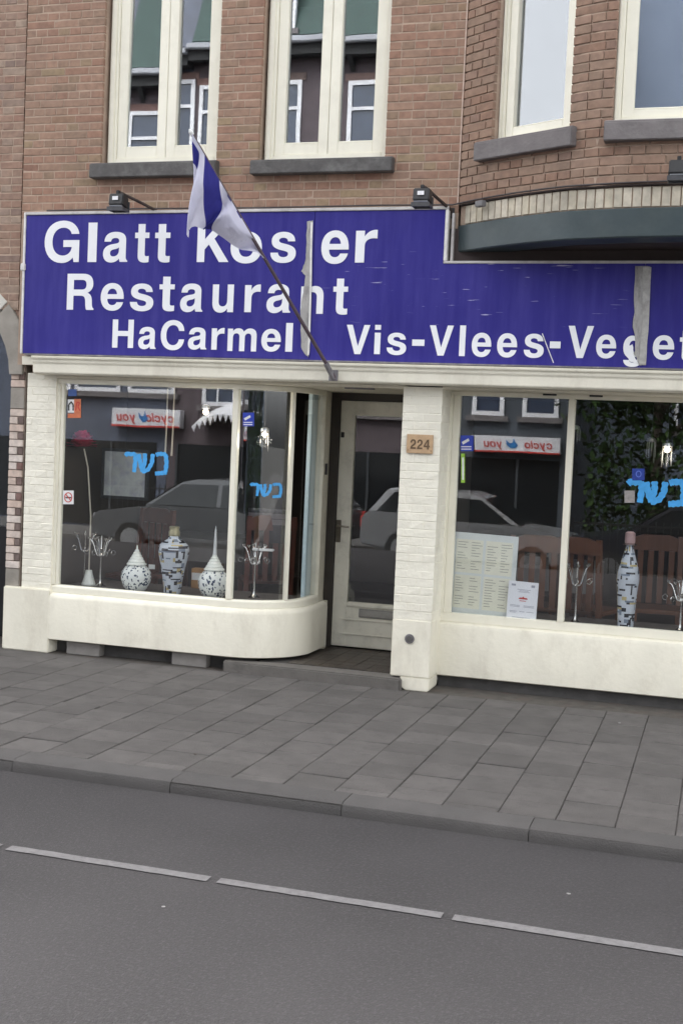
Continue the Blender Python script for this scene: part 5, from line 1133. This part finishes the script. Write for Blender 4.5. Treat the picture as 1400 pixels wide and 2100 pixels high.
# ================================================================== ACROSS THE STREET (seen in the window glass)
GZ = -.52; OS = 17.0
struct('far_pavement', MB().box(-60, 60, -40, -14.6, -1.2, GZ+.10), mat('far_pavement', (.11, .105, .10), .9, .2, 2))
pane_far = mat('far_window_pane', (.05, .065, .10), .12, .2, 3, spec=.8); white_far = mat('far_white_frame', (.80, .80, .82), .5, .05, 4); dark_glass = mat('far_shop_glass', (.012, .014, .016), .15, .2, 3, spec=.6)
def opposite_house(x0, x1, wall_m, roof_m, eaves, rows, label, shop=True, S=OS, gutter=True, depth=9):
    t = thing('opposite_house', label, 'house', ((x0+x1)/2, -S-depth/2, GZ+.1), group='houses across the street')
    def op_(mb, n, m, par=None, **k): return mb.build(n, m, t, world=True, **k) if par is None else mb.build(n, m, par, **k)
    op_(MB().box(x0, x1, -S-depth, -S, GZ, eaves), 'wall', wall_m)
    op_(MB().prism([(-S+.1, eaves+.25), (-S-1.3, eaves+3.4), (-S-depth+1.3, eaves+3.4), (-S-depth-.1, eaves+.25)], 'x', x0+.003, x1-.003), 'roof', roof_m)
    if gutter:
        op_(MB().box(x0-.002, x1+.002, -S-.05, -S+.42, eaves, eaves+.13), 'gutter', mat('gutter_paint', (.42, .43, .46), .6, .1, 3), bevel=.02)
        op_(MB().box(x0, x1, -S-.02, -S+.30, eaves-.22, eaves-.001), 'eaves_board', mat('far_eaves', (.035, .035, .035), .8))
        n = int((x1-x0)/1.1)
        for k in range(n): op_(MB().prism([(-S+.001, eaves-.23), (-S+.30, eaves-.221), (-S+.001, eaves-.5)], 'x', x0+.5+k*1.1-.05, x0+.5+k*1.1+.05), 'bracket', MATS['far_eaves'])
    for (wx, zb, w, h, kind) in rows:
        f = MB(); a, b = wx-w/2, wx+w/2; fr = .09; y0, y1 = -S-.06, -S+.05
        f.box(a, a+fr, y0, y1, zb, zb+h); f.box(b-fr, b, y0, y1, zb, zb+h); f.box(a+fr, b-fr, y0, y1, zb, zb+fr); f.box(a+fr, b-fr, y0, y1, zb+h-fr, zb+h); f.box(a+fr, b-fr, y0, y1, zb+h*.62, zb+h*.62+.07)
        if kind == 'grid':
            for q in (1, 2): f.box(a+w*q/3-.02, a+w*q/3+.02, y0+.01, y1-.02, zb+fr, zb+h*.62)
            f.box(a+fr, b-fr, y0+.012, y1-.022, zb+h*.3, zb+h*.3+.04)
        wo = op_(f, 'window', white_far); op_(MB().box(a+.02, b-.02, y0+.03, y0+.07, zb+.02, zb+h-.02), 'pane', pane_far, wo); op_(MB().box(a-.1, b+.1, -S, -S+.12, zb-.12, zb-.002), 'sill', grey_sill, wo)
        op_(MB().box(a-.08, b+.08, -S, -S+.02, zb+h+.002, zb+h+.16), 'lintel', dark_brick, wo)
    if shop:
        so = op_(MB().box(x0+.25, x1-.25, -S-.02, -S+.03, GZ+.15, 1.55), 'shop_glazing', dark_glass)
        k = x0+.25
        while k < x1-.2: op_(MB().box(k-.03, k+.03, -S+.031, -S+.06, GZ+.15, 1.55), 'glazing_bar', mat('far_dark_bar', (.04, .045, .05), .5), so); k += 1.3
    return t
def refx(px, py, S=OS): return RF(px, py, S).x
def refz(px, py, S=OS): return RF(px, py, S).z
slate_wall = mat('slate_blue_render', (.10, .115, .155), .8, .15, 2); brown_wall = mat('mauve_brick_far', (.11, .088, .095), .9, .2, 6); char_wall = mat('charcoal_render', (.065, .076, .09), .8, .15, 2); green_roof = mat('green_mansard', (.024, .055, .046), .7, .2, 5); slate_roof = mat('slate_mansard', (.055, .065, .095), .6, .3, 4); blue_wall = mat('blue_grey_render', (.17, .20, .26), .8, .1, 2)
eav = refz(690, 100)
xa, xb, xc = refx(372, 100), refx(905, 860), refx(1168, 900)
def win_row(px0s, zb, w, h, kind='plain'): return [(refx(p, 300), zb, w, h, kind) for p in px0s]
zw = refz(690, 330); hw_ = refz(690, 168)-zw
z1b = refz(310, 806); z1r = refz(1045, 852)
opposite_house(-24, xa-.01, slate_wall, slate_roof, eav-.1, [(refx(320, 250), zw+.15, 1.25, hw_, 'plain'), (refx(205, 250), zw+.15, 1.25, hw_, 'plain'), (refx(310, 806), z1b, 1.15, 2.0, 'plain'), (refx(200, 795), z1b, 1.15, 2.0, 'plain'), (refx(100, 795), z1b, 1.15, 2.0, 'plain')], 'slate blue rendered house with a white gutter across the street')
opposite_house(xa, xb, brown_wall, green_roof, eav, [(refx(425, 250), zw, 1.0, hw_, 'plain'), (refx(590, 250), zw, 1.05, hw_, 'plain'), (refx(745, 250), zw, 1.05, hw_, 'plain'), (refx(870, 250), zw, 1.05, hw_, 'plain'), (refx(462, 815), refz(462, 833), 1.1, 1.9, 'grid'), (refx(640, 815), refz(462, 833), 1.1, 1.9, 'grid'), (refx(760, 815), refz(462, 833), 1.1, 1.9, 'grid'), (refx(592, 30), refz(600, 68), .8, 1.5, 'plain')], 'brown brick house with a green mansard roof across the street')
opposite_house(xb+.01, xc, char_wall, slate_roof, eav-.3, [(refx(990, 850), z1r, .68, 1.9, 'plain'), (refx(1100, 850), z1r, .75, 1.9, 'plain'), (refx(990, 250), zw, 1.0, hw_, 'plain'), (refx(1100, 250), zw, 1.0, hw_, 'plain')], 'charcoal rendered house with two narrow first floor windows across the street')
opposite_house(xc-.6, xc+14, blue_wall, slate_roof, 17.5, [(xc+2.5+k*2.2, zb_, 1.1, 1.8, 'plain') for k in range(5) for zb_ in (2.4, 5.4, 8.6, 15.0)], 'tall blue grey house set back behind the street trees', S=23.5, shop=False)
def opp_sign(xp0, yp0, xp1, yp1, label):
    a, b = RF(xp0, yp0, OS-.25), RF(xp1, yp1, OS-.25); za, zb_ = RF((xp0+xp1)/2, yp1, OS-.25).z, RF((xp0+xp1)/2, yp0, OS-.25).z
    w = b.x-a.x; h = zb_-za; y = -OS+.25
    t = thing('shop_sign', label, 'sign', (a.x+w/2, y-.1, za)); 
    MB().box(-w/2, w/2, -.13, .1, 0, h).build('box', mat('pale_sign_face', (.72, .72, .74), .5, .03, 4), t, bevel=.01)
    MB().box(-w/2, w/2, .1005, .104, .0, h*.10).build('red_line', st_red, t)
    # the sign faces the street (+y): its writing runs towards -x
    hcap = h*.48
    for txt, xs in (('cyclo', w*.42), ('you', -w*.14)):
        gl_, tw = text_line(txt, 0, h*.30, hcap)
        for cs in gl_:
            cs = [[(p[0]+(p[1]-h*.3)*.18, p[1]) for p in c] for c in cs]
            me = outline_mesh(cs, .004); me.transform(Matrix.Rotation(math.pi, 4, 'Z')); me.transform(Matrix.Translation((xs, .105, 0))); me.materials.append(st_red); link('letter', me, t)
    bd = [(.0, .45), (.10, .62), (.2, .9), (.24, .62), (.36, .58), (.5, .8), (.46, .5), (.3, .28), (.12, .3)]
    MB().prism([(-.02*w-(p[0]-.2)*w*.28, p[1]*h) for p in bd], 'y', .105, .11).build('bird_emblem', mat('emblem_blue', (.03, .2, .5), .5), t)
    return t
opp_sign(228, 838, 367, 876, 'white shop sign with red italic lettering on the slate blue house')
opp_sign(955, 894, 1140, 928, 'white shop sign with red italic lettering on the charcoal house')
# scalloped canopy on the brown house
a, b = RF(392, 865, OS-.6), RF(520, 880, OS-.6); n = 12; cw = b.x-a.x; t = thing('canopy', 'white scalloped canopy over the entrance of the brown house', 'canopy', (a.x+cw/2, -OS+.3, a.z-.1))
pts = []
for k in range(n+1):
    u = k/n; zz = .30*math.sin(math.pi*u); pts.append((-cw/2+cw*u, zz))
for k in range(n): 
    x0_, z0_ = pts[k]; x1_, z1_ = pts[k+1]; MB().prism([(x0_, z0_), (x1_, z1_), ((x0_+x1_)/2, (z0_+z1_)/2-.16)], 'y', .28, .30).build('scallop', white_far, t); MB().add([(x0_, -.3, z0_+.25), (x1_, -.3, z1_+.25), (x1_, .3, z1_), (x0_, .3, z0_)], [(0, 1, 2, 3)]).build('canopy_slat', white_far, t)

def car(x, S, col, label, rz=0.0, dark=False):
    t = thing('parked_car', label, 'car', (x, -S, GZ), rz, group='cars parked across the street'); W = .86
    paint = mat('car_paint_'+str(col), col, .25, .03, 3, metal=.5 if not dark else 0, spec=.7); gl = mat('car_glass', (.012, .016, .018), .08, .05, 3, spec=.8); tyre = mat('tyre_rubber', (.02, .02, .02), .8)
    low = [(-2.15, .32), (-2.15, .62), (-2.08, .78), (-1.15, .92), (-.9, .95), (1.95, .98), (2.12, .9), (2.15, .35), (1.72, .28), (-1.75, .28)]
    MB().prism(low, 'y', -W, W).build('body', paint, t, bevel=.04, smooth=True)
    cab = [(-1.12, .93), (-.42, 1.40), (-.15, 1.46), (1.35, 1.47), (1.65, 1.42), (2.02, .96)]; m_ = MB(); n_ = len(cab)
    m_.add([(x_, -W+.04+.13*(z_-.93)/.5, z_) for x_, z_ in cab]+[(x_, W-.04-.13*(z_-.93)/.5, z_) for x_, z_ in cab], [tuple(range(n_)), tuple(range(2*n_-1, n_-1, -1))]+[(i, i+n_, (i+1) % n_+n_, (i+1) % n_) for i in range(n_)]); m_.build('cabin', paint, t, bevel=.03, smooth=True)
    for sy in (-1, 1):
        for q in ([(-.95, .97), (-.40, 1.36), (.32, 1.38), (.32, .97)], [(.40, .97), (.40, 1.38), (1.25, 1.39), (1.38, .97)], [(1.46, .98), (1.34, 1.38), (1.52, 1.36), (1.84, .99)]):
            MB().add([(x_, sy*(W-.04-.13*(z_-.93)/.5+.006), z_) for x_, z_ in q], [(0, 1, 2, 3)]).build('side_window', gl, t)
    MB().add([(-1.08, -.72, .965), (-1.08, .72, .965), (-.46, .66, 1.38), (-.46, -.66, 1.38)], [(0, 1, 2, 3)]).build('windscreen', gl, t).location = (-.012, 0, .01)
    for wx in (-1.35, 1.32):
        for sy in (-1, 1):
            w_ = MB().tube([(wx, sy*(W-.2), .31), (wx, sy*(W+.01), .31)], .31, 20).build('wheel', tyre, t, smooth=True); MB().tube([(wx, sy*(W+.0105), .31), (wx, sy*(W+.02), .31)], .2, 14).build('rim', steel, w_, smooth=True)
    for sy in (-1, 1): MB().box(-2.165, -2.10, sy*.62-.16, sy*.62+.16, .60, .74).build('headlight', plain_lamp, t, bevel=.01); MB().box(2.10, 2.165, sy*.68-.1, sy*.68+.1, .66, .88).build('tail_light', st_red, t, bevel=.01)
    return t
plain_lamp = mat('lamp_glass_clear', (.6, .62, .64), .15, .02)
car(RF(330, 1010, 13.0).x+1.1, 13.1, (.15, .155, .16), 'silver parked car in front of the slate blue house')
car(RF(1010, 1040, 13.0).x-.6, 13.1, (.30, .305, .31), 'white parked car in front of the charcoal house', math.pi)
car(RF(1400, 1080, 13.0).x+.3, 13.1, (.02, .022, .028), 'black parked car beside the street trees', 0, True)
# iron railing along the far kerb
def railing(x0, x1, S, label):
    t = thing('railing', label, 'railing', ((x0+x1)/2, -S, GZ+.1 if S > 14.6 else -.45)); zb_ = 0; L_ = x1-x0
    for z_ in (.12, 1.02): MB().box(-L_/2, L_/2, -.015, .015, z_, z_+.035).build('rail', black_metal, t)
    me = MB().tube([(0, 0, 0), (0, 0, 1.12)], .011, 6).mesh('bar', black_metal); k = 0
    while k*.12 < L_: o = link('bar', me, t); o.location = (-L_/2+k*.12, 0, 0); k += 1
    return t
railing(RF(1180, 1080, 11.6).x, RF(1180, 1080, 11.6).x+4.5, 11.6, 'black iron railing before the street trees'); railing(-12.5, -8.6, 15.0, 'black iron railing on the pavement of the slate blue house')
# street trees
leaf_m = brick_mat('leaf', [(0, (.012, .03, .008)), (.5, (.025, .055, .013)), (1, (.045, .085, .02))], damt=.2); bark = mat('bark', (.06, .048, .038), .95, .3, 12, .6, 40)
def tree(x, S, H, rad, label, seed):
    r = random.Random(seed); t = thing('street_tree', label, 'tree', (x, -S, GZ+.1), r.uniform(0, 6), 'trees across the street')
    tb = MB().tube([(0, 0, 0), (.05, 0, H*.2), (-.05, .05, H*.4), (.1, 0, H*.75)], [.19, .15, .11, .04], 10); tips = []
    for k in range(9):
        a = r.uniform(0, 6.28); z0 = H*r.uniform(.3, .6); e = Vector((math.cos(a)*rad*.75, math.sin(a)*rad*.75, z0+H*r.uniform(.12, .3))); tb.tube([(0, .03, z0), e*.5+Vector((0, 0, z0*.5)), e], [.06, .035, .012], 6); tips.append(e)
    tb.build('trunk', bark, t, smooth=True); vs = []; fs = []
    cl_ = [Vector((r.gauss(0, rad*.5), r.gauss(0, rad*.5), H*r.uniform(.3, 1.0))) for _ in range(42)]+tips
    for c in cl_:
        for k in range(85):
            p = c+Vector((r.gauss(0, .38), r.gauss(0, .38), r.gauss(0, .3))); u = Vector((r.gauss(0, 1), r.gauss(0, 1), r.gauss(0, 1))).normalized(); w = u.orthogonal().normalized(); s_ = r.uniform(.07, .13); i = len(vs)
            vs += [p-u*s_, p+w*s_*.5, p+u*s_, p-w*s_*.5]; fs.append((i, i+1, i+2, i+3))
    me = bpy.data.meshes.new('crown'); me.from_pydata([tuple(v) for v in vs], [], fs); me.materials.append(leaf_m); link('crown', me, t)
tree(xc+1.9, 16.6, 6.4, 1.7, 'dense dark street tree next to the charcoal house', 3); tree(xc+4.6, 17.5, 6.8, 2.0, 'tall dark street tree behind the black parked car', 5); tree(xc+7.5, 16.8, 6.2, 1.9, 'rounded street tree at the end of the railing', 8)
hedge = MB(); r = random.Random(4); vs = []; fs = []
for k in range(7000):
    p = Vector((r.uniform(xc+.6, xc+9), -15.4-r.random()*.7, GZ+.1+r.random()*2.2*(1-.25*math.sin(k)))); u = Vector((r.gauss(0, 1), r.gauss(0, 1), r.gauss(0, 1))).normalized(); w = u.orthogonal().normalized(); s_ = r.uniform(.05, .1); i = len(vs); vs += [p-u*s_, p+w*s_*.6, p+u*s_, p-w*s_*.6]; fs.append((i, i+1, i+2, i+3))
hedge.add(vs, fs); o = hedge.build('hedge', leaf_m); tag(o, 'dense dark hedge under the trees across the street', 'hedge'); o['kind'] = 'stuff'

# scraps on the street
for (px, py, z_, lab) in ((1165, 1835, ROAD_Z, 'white paper scrap on the asphalt close to the kerb side of the road line'), (335, 1862, ROAD_Z, 'pale scrap on the asphalt below a gap of the broken road line'), (1270, 1484, .004, 'white scrap on the paving below the right shop window'), (400, 1548, .004, 'dark flattened leaf on a pale paving tile')):
    p = G(px, py, z_); m_ = mat('dirty_paper', (.30, .29, .28), .9) if 'dark' not in lab else MATS['bark']; r = random.Random(px); pts = [(.009*r.uniform(.5, 1.2)*math.cos(a), .007*r.uniform(.5, 1.2)*math.sin(a)) for a in [2*math.pi*i/9 for i in range(9)]]
    o = MB().prism(pts, 'z', .001, .004).build('litter_scrap', m_); o.location = (p.x, p.y, z_+.001); tag(o, lab, 'litter')
